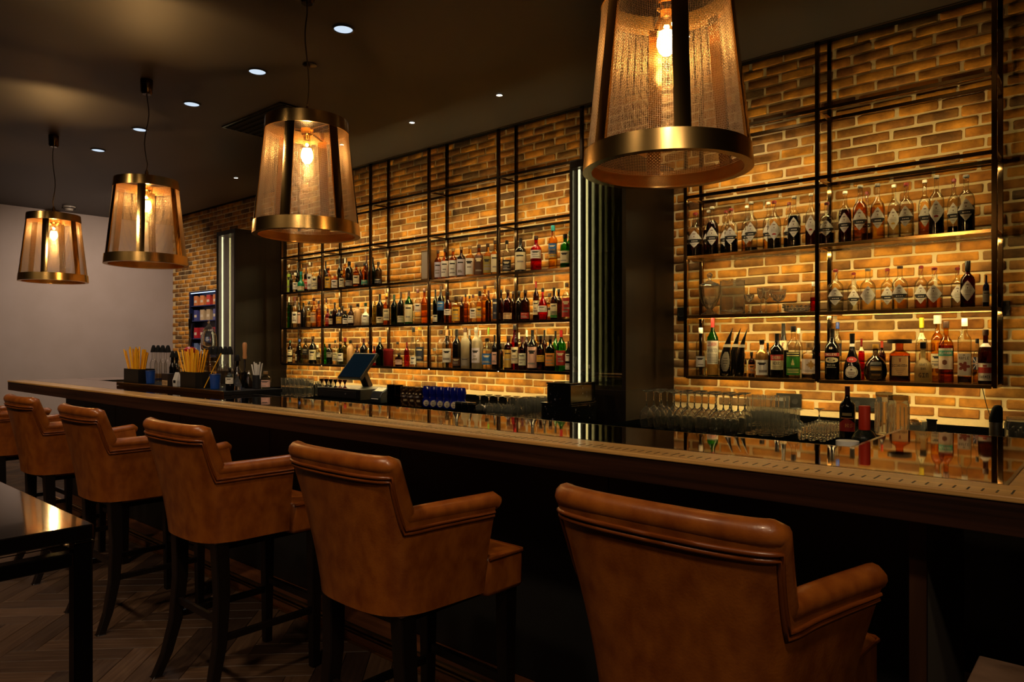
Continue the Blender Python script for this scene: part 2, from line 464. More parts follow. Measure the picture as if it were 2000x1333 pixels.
for i in range(5):
    downlight(-3.40 - 0.957 * i, 2.42, 0.052, M_cool, 'frosted bluish downlight in the dark ceiling, %s of the pale row from the right' % ORD[i], i,
              'frosted downlights', M_trimd)
    spot('downlight_beam', (-3.40 - 0.957 * i, 2.42, ZC - 0.012), 40.0, (0.95, 0.9, 0.82), math.radians(95), 0.8, 0.05)
for i, x in enumerate((-1.96, -3.44, -4.40, -5.36, -6.33, -7.29, -8.86)):
    downlight(x, 3.80, 0.022, M_spot, 'small bright warm spotlight in the dark ceiling, %s from the right' % ORD[i], i, 'small ceiling spotlights', M_trimd)
    spot('spot_beam', (x, 3.80, ZC - 0.012), 40.0, (1, 0.74, 0.42), math.radians(90), 0.9, 0.02, (x, 4.75, H + 0.3))
t = thing('smoke_detector', 'pale round smoke detector on the ceiling above the far wall', 'smoke detector', (-10.45, 3.15, ZC))
MB().lathe([(0.075, -0.001), (0.075, -0.02), (0.05, -0.03), (0.045, -0.055), (0.02, -0.06), (0.0005, -0.06)], n=20).build('body', mat('det', '8a7f74', 0.5), t, 40)
MB().lathe([(0.077, -0.02), (0.079, -0.024), (0.077, -0.028)], n=20, cap=False).build('vent_band', M_black, t, 40)
t = thing('ceiling_rosette', 'small round cover plate on the ceiling behind the second pendant cord', 'cover plate', (-3.99, 2.58, ZC))
MB().lathe([(0.045, -0.001), (0.045, -0.008), (0.03, -0.012), (0.001, -0.012)], n=20).build('plate', M_bronzed, t, 40)
MB().lathe([(0.006, -0.012), (0.006, -0.022), (0.001, -0.024)], n=8).build('hook', M_bronzed, t, 40)

# ------------------------------------------------------------------ pendant lamps
LB, LT, LR0, LR1 = H + 0.55, H + 1.13, 0.257, 0.200
def wire_mesh():
    nv, nr, seg = 250, 92, 184
    z0, z1 = 0.045, LT - LB - 0.045; hh = LT - LB
    rad = lambda z: LR0 - 0.004 + (LR1 - LR0) * z / hh
    V = []; Fc = []; wv = 0.0007; am = 0.0006
    zs = np.linspace(z0, z1, nr + 1)
    th = np.arange(nv) * 2 * math.pi / nv
    # upright wires, weaving in and out
    k = np.arange(nr + 1)
    for c in range(3):
        a = 2 * math.pi * c / 3
        pass
    verts = np.zeros((nv, nr + 1, 3, 3)); 
    sgn = np.where((np.arange(nv)[:, None] + k[None, :]) % 2 == 0, 1.0, -1.0)
    rr = rad(zs)[None, :] + sgn * am
    for c in range(3):
        a = 2 * math.pi * c / 3
        r_ = rr + wv * math.cos(a); t_ = th[:, None] + wv * math.sin(a) / 0.23
        verts[:, :, c, 0] = r_ * np.cos(t_); verts[:, :, c, 1] = r_ * np.sin(t_); verts[:, :, c, 2] = zs[None, :]
    idx = np.arange(nv * (nr + 1) * 3).reshape(nv, nr + 1, 3)
    q = []
    for c in range(3):
        d = (c + 1) % 3
        q.append(np.stack([idx[:, :-1, c], idx[:, :-1, d], idx[:, 1:, d], idx[:, 1:, c]], -1).reshape(-1, 4))
    zr = (zs[:-1] + zs[1:]) / 2
    v2 = np.zeros((nr, nv, 3, 3))
    sg2 = np.where((np.arange(nv)[None, :] + np.arange(nr)[:, None]) % 2 == 0, -1.0, 1.0)
    thh = th[None, :]
    for c in range(3):
        a = 2 * math.pi * c / 3
        r_ = rad(zr)[:, None] + sg2 * am + wv * math.cos(a)
        v2[:, :, c, 0] = r_ * np.cos(thh); v2[:, :, c, 1] = r_ * np.sin(thh); v2[:, :, c, 2] = zr[:, None] + wv * math.sin(a)
    id2 = np.arange(nr * nv * 3).reshape(nr, nv, 3) + nv * (nr + 1) * 3
    for c in range(3):
        d = (c + 1) % 3
        n_ = np.roll(id2, -1, axis=1)
        q.append(np.stack([id2[:, :, c], id2[:, :, d], n_[:, :, d], n_[:, :, c]], -1).reshape(-1, 4))
    vv = np.concatenate([verts.reshape(-1, 3), v2.reshape(-1, 3)]); ff = np.concatenate(q)
    me = bpy.data.meshes.new('wire_mesh')
    me.vertices.add(len(vv)); me.vertices.foreach_set('co', vv.ravel())
    me.loops.add(ff.size); me.loops.foreach_set('vertex_index', ff.ravel())
    me.polygons.add(len(ff)); me.polygons.foreach_set('loop_start', np.arange(len(ff)) * 4); me.polygons.foreach_set('loop_total', np.full(len(ff), 4))
    me.materials.append(M_brassw); me.update(calc_edges=True)
    return me
hh = LT - LB
def make_lamp(x, label, rz):
    t = thing('pendant_lamp', label, 'pendant lamp', (x, 2.0, LB), rz, 'brass mesh pendant lamps over the bar')
    def band(z0, z1, o):
        r0 = LR0 + (LR1 - LR0) * z0 / hh + o; r1 = LR0 + (LR1 - LR0) * z1 / hh + o
        return [(r0 - 0.004, z0), (r0, z0), (r1, z1), (r1 - 0.004, z1), (r0 - 0.004, z0)]
    MB().lathe([(LR0 - 0.022, 0), (LR0 + 0.006, 0), (LR0 + 0.001, 0.062), (LR0 - 0.003, 0.062), (LR0 + 0.001, 0.006), (LR0 - 0.022, 0.005), (LR0 - 0.022, 0)], n=72, cap=False).build('bottom_ring', M_brassr, t, 40)
    MB().lathe([(LR1 + 0.001, hh), (LR1 + 0.006, hh - 0.062), (LR1 + 0.002, hh - 0.062), (LR1 - 0.003, hh), (LR1 + 0.001, hh)], n=72, cap=False).build('top_ring', M_brassr, t, 40)
    wm = bpy.data.objects.new('wire_mesh', WIRE); COL.objects.link(wm); wm.parent = t; stuff(wm)
    for k in range(6):
        th = 2 * math.pi * (k + 0.5) / 6; m_ = MB(); n = 4; w_ = 0.024
        vs = []; fs = []
        for zz, r in ((0.05, LR0 + 0.0005), (hh - 0.05, LR1 + 0.003)):
            for off in (0, -0.009):
                for j in range(n + 1):
                    a = th + (j / n - 0.5) * 2 * w_ / r
                    vs.append(((r + off) * math.cos(a), (r + off) * math.sin(a), zz))
        q = n + 1
        for j in range(n):
            fs.append((j, j + 1, 2 * q + j + 1, 2 * q + j)); fs.append((q + j + 1, q + j, 3 * q + j, 3 * q + j + 1))
        fs += [(0, 2 * q, 3 * q, q), (n, q + n, 3 * q + n, 2 * q + n)]
        m_.add(vs, fs).build('strap', M_brass, t, 40)
    zt = hh - 0.045
    for k in range(3):
        th = 2 * math.pi * (k + 0.25) / 3
        MB().bar((0.02 * math.cos(th), 0.02 * math.sin(th), zt), ((LR1) * math.cos(th), LR1 * math.sin(th), zt), 0.014, 0.004).build('spider_arm', M_brass, t)
    MB().lathe([(0.03, zt - 0.012), (0.032, zt + 0.004), (0.012, zt + 0.012), (0.012, zt + 0.10), (0.004, zt + 0.12)], n=16).build('stem', M_brass, t, 40)
    s_ = MB().lathe([(0.0005, zt - 0.05), (0.017, zt - 0.05), (0.02, zt - 0.03), (0.03, zt - 0.022), (0.03, zt - 0.012), (0.018, zt - 0.010)], n=16).build('bulb_socket', M_brass, t, 40)
    zb = zt - 0.05
    MB().lathe([(0.0005, zb - 0.122), (0.012, zb - 0.119), (0.023, zb - 0.108), (0.030, zb - 0.088), (0.029, zb - 0.068), (0.022, zb - 0.045)], n=16, cap=False).build('bulb', M_bulb, s_, 60)
    MB().lathe([(0.022, zb - 0.045), (0.016, zb - 0.022), (0.014, zb)], n=16, cap=False).build('bulb_neck', BULBGLASS, s_, 60)
    top = ZC - LB
    pts = [(0, 0, zt + 0.11)]
    for k in range(1, 12):
        f = k / 11
        pts.append((0.012 * math.sin(f * 9 + x), 0.01 * math.sin(f * 7 + 2 * x), zt + 0.11 + f * (top - 0.1 - zt - 0.11)))
    pts[-1] = (0, 0, top - 0.095)
    MB().tube(pts, 0.0035, 6).build('cord', mat('cord', '1c1512', 0.7), t, 60)
    MB().lathe([(0.0005, top - 0.10), (0.028, top - 0.10), (0.038, top - 0.085), (0.040, top - 0.001)], n=20).build('canopy', M_bronzed, t, 40)
    d = bpy.data.lights.new('bulb_light', 'POINT'); d.energy = K_BULBW; d.color = BULB; d.shadow_soft_size = 0.01
    o = bpy.data.objects.new('bulb_light', d); COL.objects.link(o); o.location = (x, 2.0, LB + zb - 0.022)
K_BULBW = 24.0
BULBGLASS = gmat('bulb_glass', (1.0, 0.9, 0.72), 0.9, 0.3)
WIRE = wire_mesh()
for x, lb, rz in ((-1.10, 'nearest and largest-looking brass mesh pendant lamp, at top right over the bar', -0.367),
                  (-3.116, 'second brass mesh pendant lamp from the right, in front of the left rack', -0.449),
                  (-5.07, 'third brass mesh pendant lamp from the right, beside the brick corner', 0.0),
                  (-7.02, 'farthest brass mesh pendant lamp, at far left before the plain wall', -0.035)):
    make_lamp(x, lb, rz)

# ------------------------------------------------------------------ bottle racks
YF, YR = 4.42, 4.65
YLED = 4.4335
LV = [H - 0.205, H + 0.205, H + 0.61, H + 1.02, H + 1.43]
def rack(name, label, xs, tops):
    t = thing(name, label, 'shelf rack')
    for i, x in enumerate(xs):
        for y in (YF, YR):
            MB().box(x - 0.0125, x + 0.0125, y - 0.0125, y + 0.0125, LV[0] - 0.012, tops[i]).build('post', PM2, t, bevel=0.002)
    for i, z in enumerate(LV):
        for j in range(len(xs) - 1):
            a, b = xs[j] + 0.0126, xs[j + 1] - 0.0126
            for y in (YF, YR):
                MB().box(a, b, y - 0.0105, y + 0.0105, z - 0.022, z - 0.001).build('rail', PM if (i < 3 and y == YF) else PM2, t, bevel=0.002)
            if i < 3:
                shf = MB().box(a, b, YF + 0.011, YR - 0.011, z - 0.014, z).build('shelf', SHM, t)
            if i < 4:
                MB().box(a + 0.01, b - 0.01, YLED, YLED + 0.010, z - 0.0185, z - 0.0161).build('led_strip', M_led if i < 3 else emat('led_tape_dim', WARM, K_LED * 0.5), shf if i < 3 else t)
        for x in xs:
            MB().box(x - 0.009, x + 0.009, YF + 0.0126, YR - 0.0126, z - 0.020, z - 0.003).build('cross_tie', PM, t)
    return t
SHM = mat('shelf_plate', (0.30, 0.22, 0.13), 0.22, 1.0)
PM = PM2 = M_bronzed
XL = [-7.41, -6.588, -5.748, -4.879, -4.011, -3.15]
rack('bottle_rack', 'long black metal bottle rack on the brick wall left of the middle cabinet', XL, [ZC + 0.09] * 6)
PM = M_bronze
PM2 = mat('mid_bronze', (0.24, 0.16, 0.08), 0.12, 1.0)
XR = [-2.28, -1.414, -0.527]
rack('bottle_rack', 'bronze metal bottle rack on the brick wall at right, two bays wide', XR, [ZC + 0.09] * 3)

# ------------------------------------------------------------------ light cabinets
M_mirror = mat('dark_mirror', (0.42, 0.38, 0.26), 0.04, 1.0)
M_mirrorb = mat('back_mirror', (0.40, 0.38, 0.26), 0.02, 1.0)
M_pane = gmat('pane', (0.80, 0.82, 0.76), 0.9, 0.4, 0.02, 0.28)          # half-mirrored pane
def cabinet(x0, x1, ztop, label):
    y0, y1 = 4.03, WY - 0.012; zg = H - 0.27
    t = thing('light_cabinet', label, 'cabinet')
    MB().box(x0, x1, y0, y1, 0, zg - 0.03).build('base_cabinet', M_woodx, t, bevel=0.003)
    MB().box(x0, x1, y0, y1, ztop - 0.05, ztop).build('top_board', M_woodx, t, bevel=0.003)
    MB().box(x1 - 0.03, x1, y0, y1, zg - 0.0299, ztop - 0.0501).build('side_board', M_woodx, t)
    MB().box(x0, x0 + 0.025, y0, y1, zg - 0.0299, ztop - 0.0501).build('side_board', M_woodx, t)
    MB().box(x0 + 0.0251, x1 - 0.0301, 4.125, 4.14, zg - 0.0299, ztop - 0.0501).build('back_mirror', M_mirrorb, t)
    MB().box(x0 + 0.0251, x1 - 0.0301, y0, 4.124, zg - 0.0299, zg - 0.002).build('sill', mat('sill_metal', (0.5, 0.45, 0.32), 0.2, 1.0), t)
    MB().box(x0 + 0.0252, x1 - 0.0302, y0 + 0.006, y0 + 0.012, zg, ztop - 0.0502).build('glass_pane', M_pane, t)
    MB().tube([(x0 + 0.05, 4.078, zg + 0.006), (x0 + 0.05, 4.078, ztop - 0.056)], 0.008, 10).build('light_tube', M_ledw, t, 60)
cabinet(-2.98, -2.516, H + 1.30, 'dark oak cabinet with glass front and light tubes, between the two racks')
cabinet(-8.20, -7.75, H + 1.35, 'dark oak cabinet with glass front and light tubes, left of the long rack')

# ------------------------------------------------------------------ bar counter
HB = H - 0.30
BF, BB, BR, BX, BS, BL = 1.71, 2.235, 2.815, -0.61, -0.203, -7.20      # front, back, depth of right return, its side, copper end, left end
t = thing('bar_counter', 'long bar counter with copper top and oak edge, running the length of the room', 'bar counter')
AP = 0.080
MB().box(BL, 1.7, BF, BF + 0.03, HB - AP, HB - 0.0125).build('fascia', M_wood, t, bevel=0.002)
MB().box(BL, 1.7, BF + 0.0305, BB, HB - AP + 0.02, HB - 0.0125).build('core', M_woodx, t)
MB().box(BX, 1.7, BB + 0.0001, BR, HB - AP + 0.02, HB - 0.0125).build('core', M_woodx, t)
MB().box(BL, BL + 0.54, BB + 0.0001, 2.92, HB - AP + 0.02, HB - 0.0125).build('core', M_woodx, t)
MB().box(BL, 1.7, BF - 0.004, BF + 0.130, HB - 0.0124, HB).build('oak_border', M_woodb, t, bevel=0.003)
MB().box(BS + 0.008, 1.7, BF + 0.1305, BR + 0.004, HB - 0.0124, HB).build('oak_border', M_woodb, t, bevel=0.002)
mb = MB()
mb.box(BL, BS, BF + 0.131, BF + 0.144, HB - 0.0124, HB - 0.001).box(BL, BX - 0.0125, BB - 0.008, BB + 0.004, HB - 0.0124, HB - 0.001)
mb.box(BX - 0.0125, BX, BB - 0.008, BR + 0.004, HB - 0.0124, HB - 0.001).box(BX, BS, BR - 0.008, BR + 0.004, HB - 0.0124, HB - 0.001)
mb.box(BS, BS + 0.0075, BF + 0.131, BR + 0.004, HB - 0.0124, HB + 0.0005)
mb.build('metal_edging', mat('edging', (0.45, 0.38, 0.30), 0.25, 1.0), t)
seam = [BL + 0.01, -6.6, -5.1, -3.6, -2.1, BX + 0.001]
for a, b in zip(seam[:-1], seam[1:]):
    MB().box(a + 0.001, b - 0.001, BF + 0.1445, BB - 0.0085, HB - 0.0124, HB - 0.0005).build('copper_sheet', M_copper, t)
MB().box(BX + 0.0005, BS - 0.0005, BF + 0.1445, BR - 0.0085, HB - 0.0124, HB - 0.0005).build('copper_sheet', M_copper, t)
MB().box(BL + 0.01, BL + 0.535, BB + 0.005, 2.915, HB - 0.0124, HB - 0.0005).build('copper_sheet', M_copper, t)
mb = MB(); k = 0
x = 1.6
while x > -3.8:
    l = 0.052 if k % 10 == 0 else 0.032
    mb.box(x - 0.0018, x + 0.0018, BF + 0.022, BF + 0.022 + l, HB + 0.0001, HB + 0.0006); x -= 0.0254; k += 1
stuff(mb.build('tick_marks', mat('ink_dark', '1a0f08', 0.6), t))
MB().box(BL - 0.02, BL + 0.55, 2.922, 2.945, HB - 0.05, HB + 0.025).build('brass_end_rail', M_brass, t, bevel=0.003)

t = thing('bar_panelling', 'dark bar front with low foot plinth and brass trims under the counter', 'bar front')
xs_ = [BL + 0.05, -6.0, -4.85, -3.7, -2.55, -1.4, -0.386]
for a, b in zip(xs_[:-1], xs_[1:]):
    MB().box(a + 0.002, b - 0.002, 2.13, 2.15, 0.092, HB - AP + 0.0195).build('panel', mat('bar_panel', '0c0b0b', 0.5), t, bevel=0.003)
MB().box(BL + 0.05, -0.386, 2.0155, 2.22, 0.0, 0.088).build('plinth', mat('plinth_oak', '6a3e22', 0.4, noise=((1.2, 30, 30), '4a2812', 0.3, 0.7)), t)
MB().box(BL + 0.05, -0.386, 2.0, 2.0154, 0.076, 0.090).build('brass_trim', M_brassr, t, bevel=0.002)
MB().box(BL + 0.05, -0.386, 2.008, 2.0154, 0.052, 0.060).build('brass_trim', M_brassr, t)
MB().box(BL + 0.05, -0.386, 2.0, 2.0154, 0.001, 0.016).build('brass_trim', M_brassr, t, bevel=0.002)
e = thing('bar_end_panel', 'dark upright end panel under the counter beside the passage at right', 'bar end panel')
MB().box(-0.379, -0.35, 1.845, 2.34, 0, HB - AP + 0.0195).build('panel', mat('end_panel', '57504a', 0.45), e)
MB().box(-0.382, -0.347, 1.83, 1.8449, 0, HB - AP + 0.0195).build('oak_lipping', mat('lip_oak', '3c2313', 0.4, noise=((30, 30, 2), '2a160a', 0.3, 0.7)), e)
t = thing('pedestal_table', 'brown marble table top in the bottom right corner', 'table', (0.18, 1.30, 0))
MB().box(-0.406, 0.406, -0.38, 0.38, 0.752, 0.78).build('table_top', mat('marble_brown', '6e5646', 0.35, noise=((9, 16, 9), '4a372b', 0.35, 0.7)), t, bevel=0.003)
MB().box(-0.409, 0.409, -0.383, 0.383, 0.746, 0.7515).build('edge_strip', M_chrome, t)
MB().lathe([(0.22, 0.001), (0.22, 0.012), (0.05, 0.03), (0.035, 0.05), (0.035, 0.7455)], n=24).build('pedestal', M_blackgl, t, 40)

# back counter along the wall
t = thing('back_counter', 'black back counter along the brick wall under the racks', 'counter')
ZB = H - 0.50
for a, b in ((-10.9, -8.21), (-7.74, -2.99), (-2.505, 1.8)):
    MB().box(a, b, 3.50, WY - 0.013, ZB - 0.04, ZB).build('worktop', mat('black_top', '050505', 0.8, spec=0.0), t, bevel=0.003)
    MB().box(a, b, WY - 0.028, WY - 0.0135, ZB + 0.0005, H - 0.455).build('upstand', mat('black_top', '050505', 0.8, spec=0.0), t)
    n = max(1, int((b - a) / 0.6)); wd = (b - a) / n
    MB().box(a, b, 3.56, WY - 0.02, 0.0, ZB - 0.0405).build('carcass', M_black, t)
    for k in range(n):
        d = MB().box(a + k * wd + 0.003, a + (k + 1) * wd - 0.003, 3.54, 3.5595, 0.1, ZB - 0.045).build('door', M_woodx, t, bevel=0.002)
mt = thing('bar_mat', 'black rubber bar mat on the back counter under the wine glasses', 'bar mat')
MB().box(-2.45, -0.05, 3.52, 4.55, ZB + 0.0003, ZB + 0.004).build('mat', mat('rubber', '050606', 0.9, spec=0.0), mt)

# ------------------------------------------------------------------ bar stools
def crom(P, u):
    n = len(P) - 1; x = min(max(u, 0), 1) * n; i = min(int(x), n - 1); f = x - i
    p = [P[max(i - 1, 0)], P[i], P[i + 1], P[min(i + 2, n)]]
    out = []
    for d in range(2):
        a, b, c, e = (q[d] for q in p)
        out.append(0.5 * (2 * b + (c - a) * f + (2 * a - 5 * b + 4 * c - e) * f * f + (3 * b - a - 3 * c + e) * f ** 3))
    return out
PT = [(0, -0.020), (0.13, -0.016), (0.215, -0.004), (0.262, 0.014), (0.284, 0.05), (0.298, 0.14), (0.338, 0.27), (0.390, 0.40)]
PB = [(0, 0.06), (0.105, 0.066), (0.18, 0.09), (0.222, 0.135), (0.240, 0.19), (0.246, 0.26), (0.250, 0.34), (0.254, 0.44)]
Z0, ZK, ZA = 0.68, 1.160, 0.992
def sp(u, z, off=0.0):
    """point on the stool shell: u -1..1 round the back, z height, off = inward offset"""
    s = 1 if u >= 0 else -1; a = abs(u)
    k = max(0, (z - Z0) / (ZK - Z0)); k = k ** 1.25
    def q(a):
        t_, b_ = crom(PT, a), crom(PB, a)
        return (b_[0] + (t_[0] - b_[0]) * k, b_[1] + (t_[1] - b_[1]) * k)
    p = q(a); d0, d1 = q(max(a - 0.02, 0)), q(min(a + 0.02, 1))
    tx, ty = d1[0] - d0[0], d1[1] - d0[1]; L = math.hypot(tx, ty) or 1
    nx, ny = -ty / L, tx / L
    return (s * (p[0] + nx * off), p[1] + ny * off, z)
def htop(a):
    a = abs(a); e0, e1 = 0.545, 0.582
    if a <= e0: return ZK
    if a >= e1: return ZA + 0.012 * ((a - e1) / (1 - e1)) ** 2
    f = (a - e0) / (e1 - e0)
    return ZK + (ZA - ZK) * (1 - (1 - f) ** 1.35)
def make_stool():
    t = thing('bar_stool', '', 'bar stool', (0, 1.33, 0), 0, 'tan leather bar stools along the bar')
    us = [i * 0.545 / 12 for i in range(12)] + [0.545 + i * 0.037 / 8 for i in range(9)] + [0.582 + i * 0.418 / 10 for i in range(1, 11)]
    us = [-u for u in reversed(us[1:])] + us
    m_ = MB(); no, ni, th = 12, 8, 0.056
    vs = []; fs = []; row = no + ni
    for u in us:
        h = htop(u)
        for k in range(no): vs.append(sp(u, Z0 + (h - Z0) * k / (no - 1)))
        for k in range(ni): vs.append(sp(u, h + (0.74 - h) * k / (ni - 1), th))
    for i in range(len(us) - 1):
        for k in range(row - 1):
            a = i * row + k; fs.append((a, a + row, a + row + 1, a + 1))
        fs.append((i * row, i * row + row - 1, (i + 1) * row + row - 1, (i + 1) * row))
    fs.append(tuple(range(row))); fs.append(tuple(reversed([(len(us) - 1) * row + k for k in range(row)])))
    bk = m_.add(vs, fs).build('backrest', M_leather, t, 55)
    path = []
    for i, u in enumerate(us):
        p = sp(u, htop(u), th / 2); path.append(p)
    e = sp(1, htop(1), th / 2); f0 = sp(-1, htop(1), th / 2)
    rs = [0.0295] * len(path)
    path = [(f0[0] - 0.004, f0[1] + 0.018, f0[2] - 0.01)] + path + [(e[0] + 0.004, e[1] + 0.018, e[2] - 0.01)]
    rs = [0.024] + rs + [0.024]
    MB().tube(path, rs, 12).build('top_roll', M_leather, bk, 60)
    for dz in (0.034, 0.047):
        pp = []
        c0 = 0.545 - dz / 0.62
        seq = [(i * c0 / 14, ZK - dz) for i in range(15)]
        n = 8
        for i in range(1, n + 1):
            f = i / n
            seq.append((c0 + 0.032 * f ** 3, ZK - dz + (ZA - dz - ZK + dz) * (f if f < 1 else 1)))
        c1 = seq[-1][0]
        seq += [(c1 + (1 - c1) * i / 12, ZA - dz + 0.012 * (i / 12) ** 2) for i in range(1, 13)]
        full = [(-a, z) for a, z in reversed(seq[1:])] + seq
        pp = [sp(u, z, -0.002) for u, z in full]
        MB().tube(pp, 0.0055, 6).build('piping', M_leatherp, bk, 60)
    out = [(-0.180, 0.14), (0.180, 0.14), (0.190, 0.445), (0.256, 0.458), (0.260, 0.64), (-0.260, 0.64), (-0.256, 0.458), (-0.190, 0.445)]
    m_ = MB(); n = len(out)
    m_.add([(x, y, 0.655) for x, y in out] + [(x, y, 0.795 + (0.012 if abs(x) < 0.2 else 0)) for x, y in out],
           [tuple(range(n - 1, -1, -1)), tuple(range(n, 2 * n))] + [(i, (i + 1) % n, n + (i + 1) % n, n + i) for i in range(n)])
    se = m_.build('seat', M_leather, t, 40, bevel=0.018)
    MB().tube([(0.259, 0.465, 0.787), (0.262, 0.628, 0.787), (0.250, 0.642, 0.787), (-0.250, 0.642, 0.787), (-0.262, 0.628, 0.787), (-0.259, 0.465, 0.787)], 0.005, 6).build('piping', M_leatherp, se, 60)
    MB().box(-0.165, 0.165, 0.16, 0.62, 0.630, 0.6545).build('seat_frame', M_leg, t)
    for s in (-1, 1):
        m_ = MB(); P = [(0.190, 0.145, 0.679, 0.030), (0.200, 0.150, 0.45, 0.027), (0.212, 0.135, 0.25, 0.024), (0.226, 0.10, 0.10, 0.021), (0.240, 0.06, 0.001, 0.019)]
        vs = []; fs = []
        for (x, y, z, r) in P:
            for a, b in ((-1, -1), (1, -1), (1, 1), (-1, 1)): vs.append((s * x + a * r, y + b * r, z))
        for i in range(len(P) - 1):
            for j in range(4): fs.append((i * 4 + j, i * 4 + (j + 1) % 4, i * 4 + 4 + (j + 1) % 4, i * 4 + 4 + j))
        fs += [(0, 1, 2, 3), (19, 18, 17, 16)]
        m_.add(vs, fs).build('leg', M_leg, t, bevel=0.004)
        m_ = MB(); vs = []
        for (z, r) in ((0.0, 0.019), (0.6545, 0.028)):
            for a, b in ((-1, -1), (1, -1), (1, 1), (-1, 1)): vs.append((s * 0.212 + a * r, 0.597 + b * r, z + 0.001))
        m_.add(vs, [(3, 2, 1, 0), (4, 5, 6, 7), (0, 1, 5, 4), (1, 2, 6, 5), (2, 3, 7, 6), (3, 0, 4, 7)]).build('leg', M_leg, t, bevel=0.004)
        MB().bar((s * 0.211, 0.160, 0.27), (s * 0.212, 0.576, 0.27), 0.02, 0.03).build('stretcher', M_leg, t, bevel=0.003)
    MB().bar((-0.19, 0.143, 0.34), (0.19, 0.143, 0.34), 0.02, 0.03).build('stretcher', M_leg, t, bevel=0.003)
    MB().bar((-0.19, 0.597, 0.32), (0.19, 0.597, 0.32), 0.022, 0.035).build('footrest', M_leg, t, bevel=0.003)
    return t
st = make_stool()
for i, (x, y, rz, lb) in enumerate((
        (-0.760, 1.30, -0.05, 'nearest tan leather bar stool, cut by the bottom edge at right of centre'),
        (-1.905, 1.30, -0.02, 'second nearest tan leather bar stool, seen whole from behind at centre'),
        (-3.115, 1.305, 0.0, 'third nearest tan leather bar stool, left of centre before the dark bar front'),
        (-4.30, 1.31, 0.0, 'fourth tan leather bar stool from the camera, right of the glossy black table'),
        (-5.47, 1.33, 0.0, 'fifth tan leather bar stool from the camera, behind the glossy black table'),
        (-6.65, 1.34, 0.0, 'farthest tan leather bar stool, cut by the left edge of the picture'))):
    x *= 0.923; y *= 0.923
    if i == 0: o = st; st.scale = (0.923,) * 3; o.location = (x, y, 0); o.rotation_euler = (0, 0, rz); o['label'] = lb
    else: o = dup(st, (x, y, 0), rz, lb)

# ------------------------------------------------------------------ glossy black table at left
TZ = H - 0.254
t = thing('high_table', 'high glossy black table with thin black frame at the left edge', 'table', (-1.11, 0.366, 0))
MB().box(-1.6, 0, -0.75, 0, TZ - 0.022, TZ).build('table_top', mat('table_gloss', '0a0706', 0.03, coat=1.0), t, bevel=0.002)
for (a, b, c, d) in ((-1.575, -0.025, -0.024, -0.001), (-1.575, -0.025, -0.749, -0.726), (-0.024, -0.001, -0.725, -0.025), (-1.599, -1.576, -0.725, -0.025)):
    MB().box(a, b, c, d, TZ - 0.056, TZ - 0.036).build('frame_rail', M_blackgl, t, bevel=0.002)
for (a, c) in ((-0.0245, -0.0245), (-1.5995, -0.0245), (-0.0245, -0.7495), (-1.5995, -0.7495)):
    MB().box(a, a + 0.024, c, c + 0.024, 0.0, TZ - 0.0222).build('leg', M_blackgl, t, bevel=0.002)
MB().box(-1.6, 0.0008, 0.0, 0.0008, TZ - 0.0245, TZ - 0.0232).box(0.0, 0.0008, -0.75, 0.0, TZ - 0.0245, TZ - 0.0232).build('brass_line', M_brass, t)

# ------------------------------------------------------------------ bottles
GL = {  # code: (words, material)
    'clear': ('clear glass', M_clear), 'pale': ('pale glass', gmat('g_pale', (0.93, 0.91, 0.79), 0.24, 0.55, 0.03, 0.06)),
    'amber': ('amber', gmat('g_amber', (0.80, 0.40, 0.08), 0.35, 0.5)), 'gold': ('golden', gmat('g_gold', (0.88, 0.60, 0.16), 0.4, 0.5)),
    'brown': ('brown glass', gmat('g_brown', (0.22, 0.085, 0.025), 0.3, 0.5)), 'black': ('black glass', mat('g_black', '0a0808', 0.08, spec=0.6)),
    'dkgr': ('dark green glass', gmat('g_dkgr', (0.035, 0.10, 0.045), 0.3, 0.6)), 'green': ('green glass', gmat('g_green', (0.10, 0.52, 0.14), 0.4, 0.6)),
    'red': ('red', gmat('g_red', (0.72, 0.05, 0.02), 0.4, 0.6)), 'dkred': ('dark red', gmat('g_dkred', (0.22, 0.02, 0.02), 0.3, 0.5)),
    'blue': ('dark blue glass', mat('g_blue', '0d1330', 0.1)), 'teal': ('teal', mat('g_teal', '0b6b46', 0.25)),
    'aqua': ('pale blue-green glass', gmat('g_aqua', (0.42, 0.62, 0.50), 0.4, 0.6)), 'grey': ('grey glass', gmat('g_grey', (0.45, 0.47, 0.44), 0.4, 0.6)),
    'lime': ('lime green', mat('g_lime', '93ad3a', 0.35)), 'tan': ('tan stoneware', mat('g_tan', 'b58d60', 0.4)), 'white': ('white', mat('g_white', 'cfc6b4', 0.35)),
    'frost': ('frosted glass', frostmat('g_frost', 'c9bfa6')), 'cream': ('cream', frostmat('g_cream', 'd8c184')), 'bronze': ('bronze-coloured', mat('g_bronze', 'a8773a', 0.25, 0.6)),
    'olive': ('olive glass', gmat('g_olive', (0.42, 0.42, 0.12), 0.4, 0.5)), 'smoke': ('smoky', gmat('g_smoke', (0.30, 0.24, 0.16), 0.4, 0.6)),
}
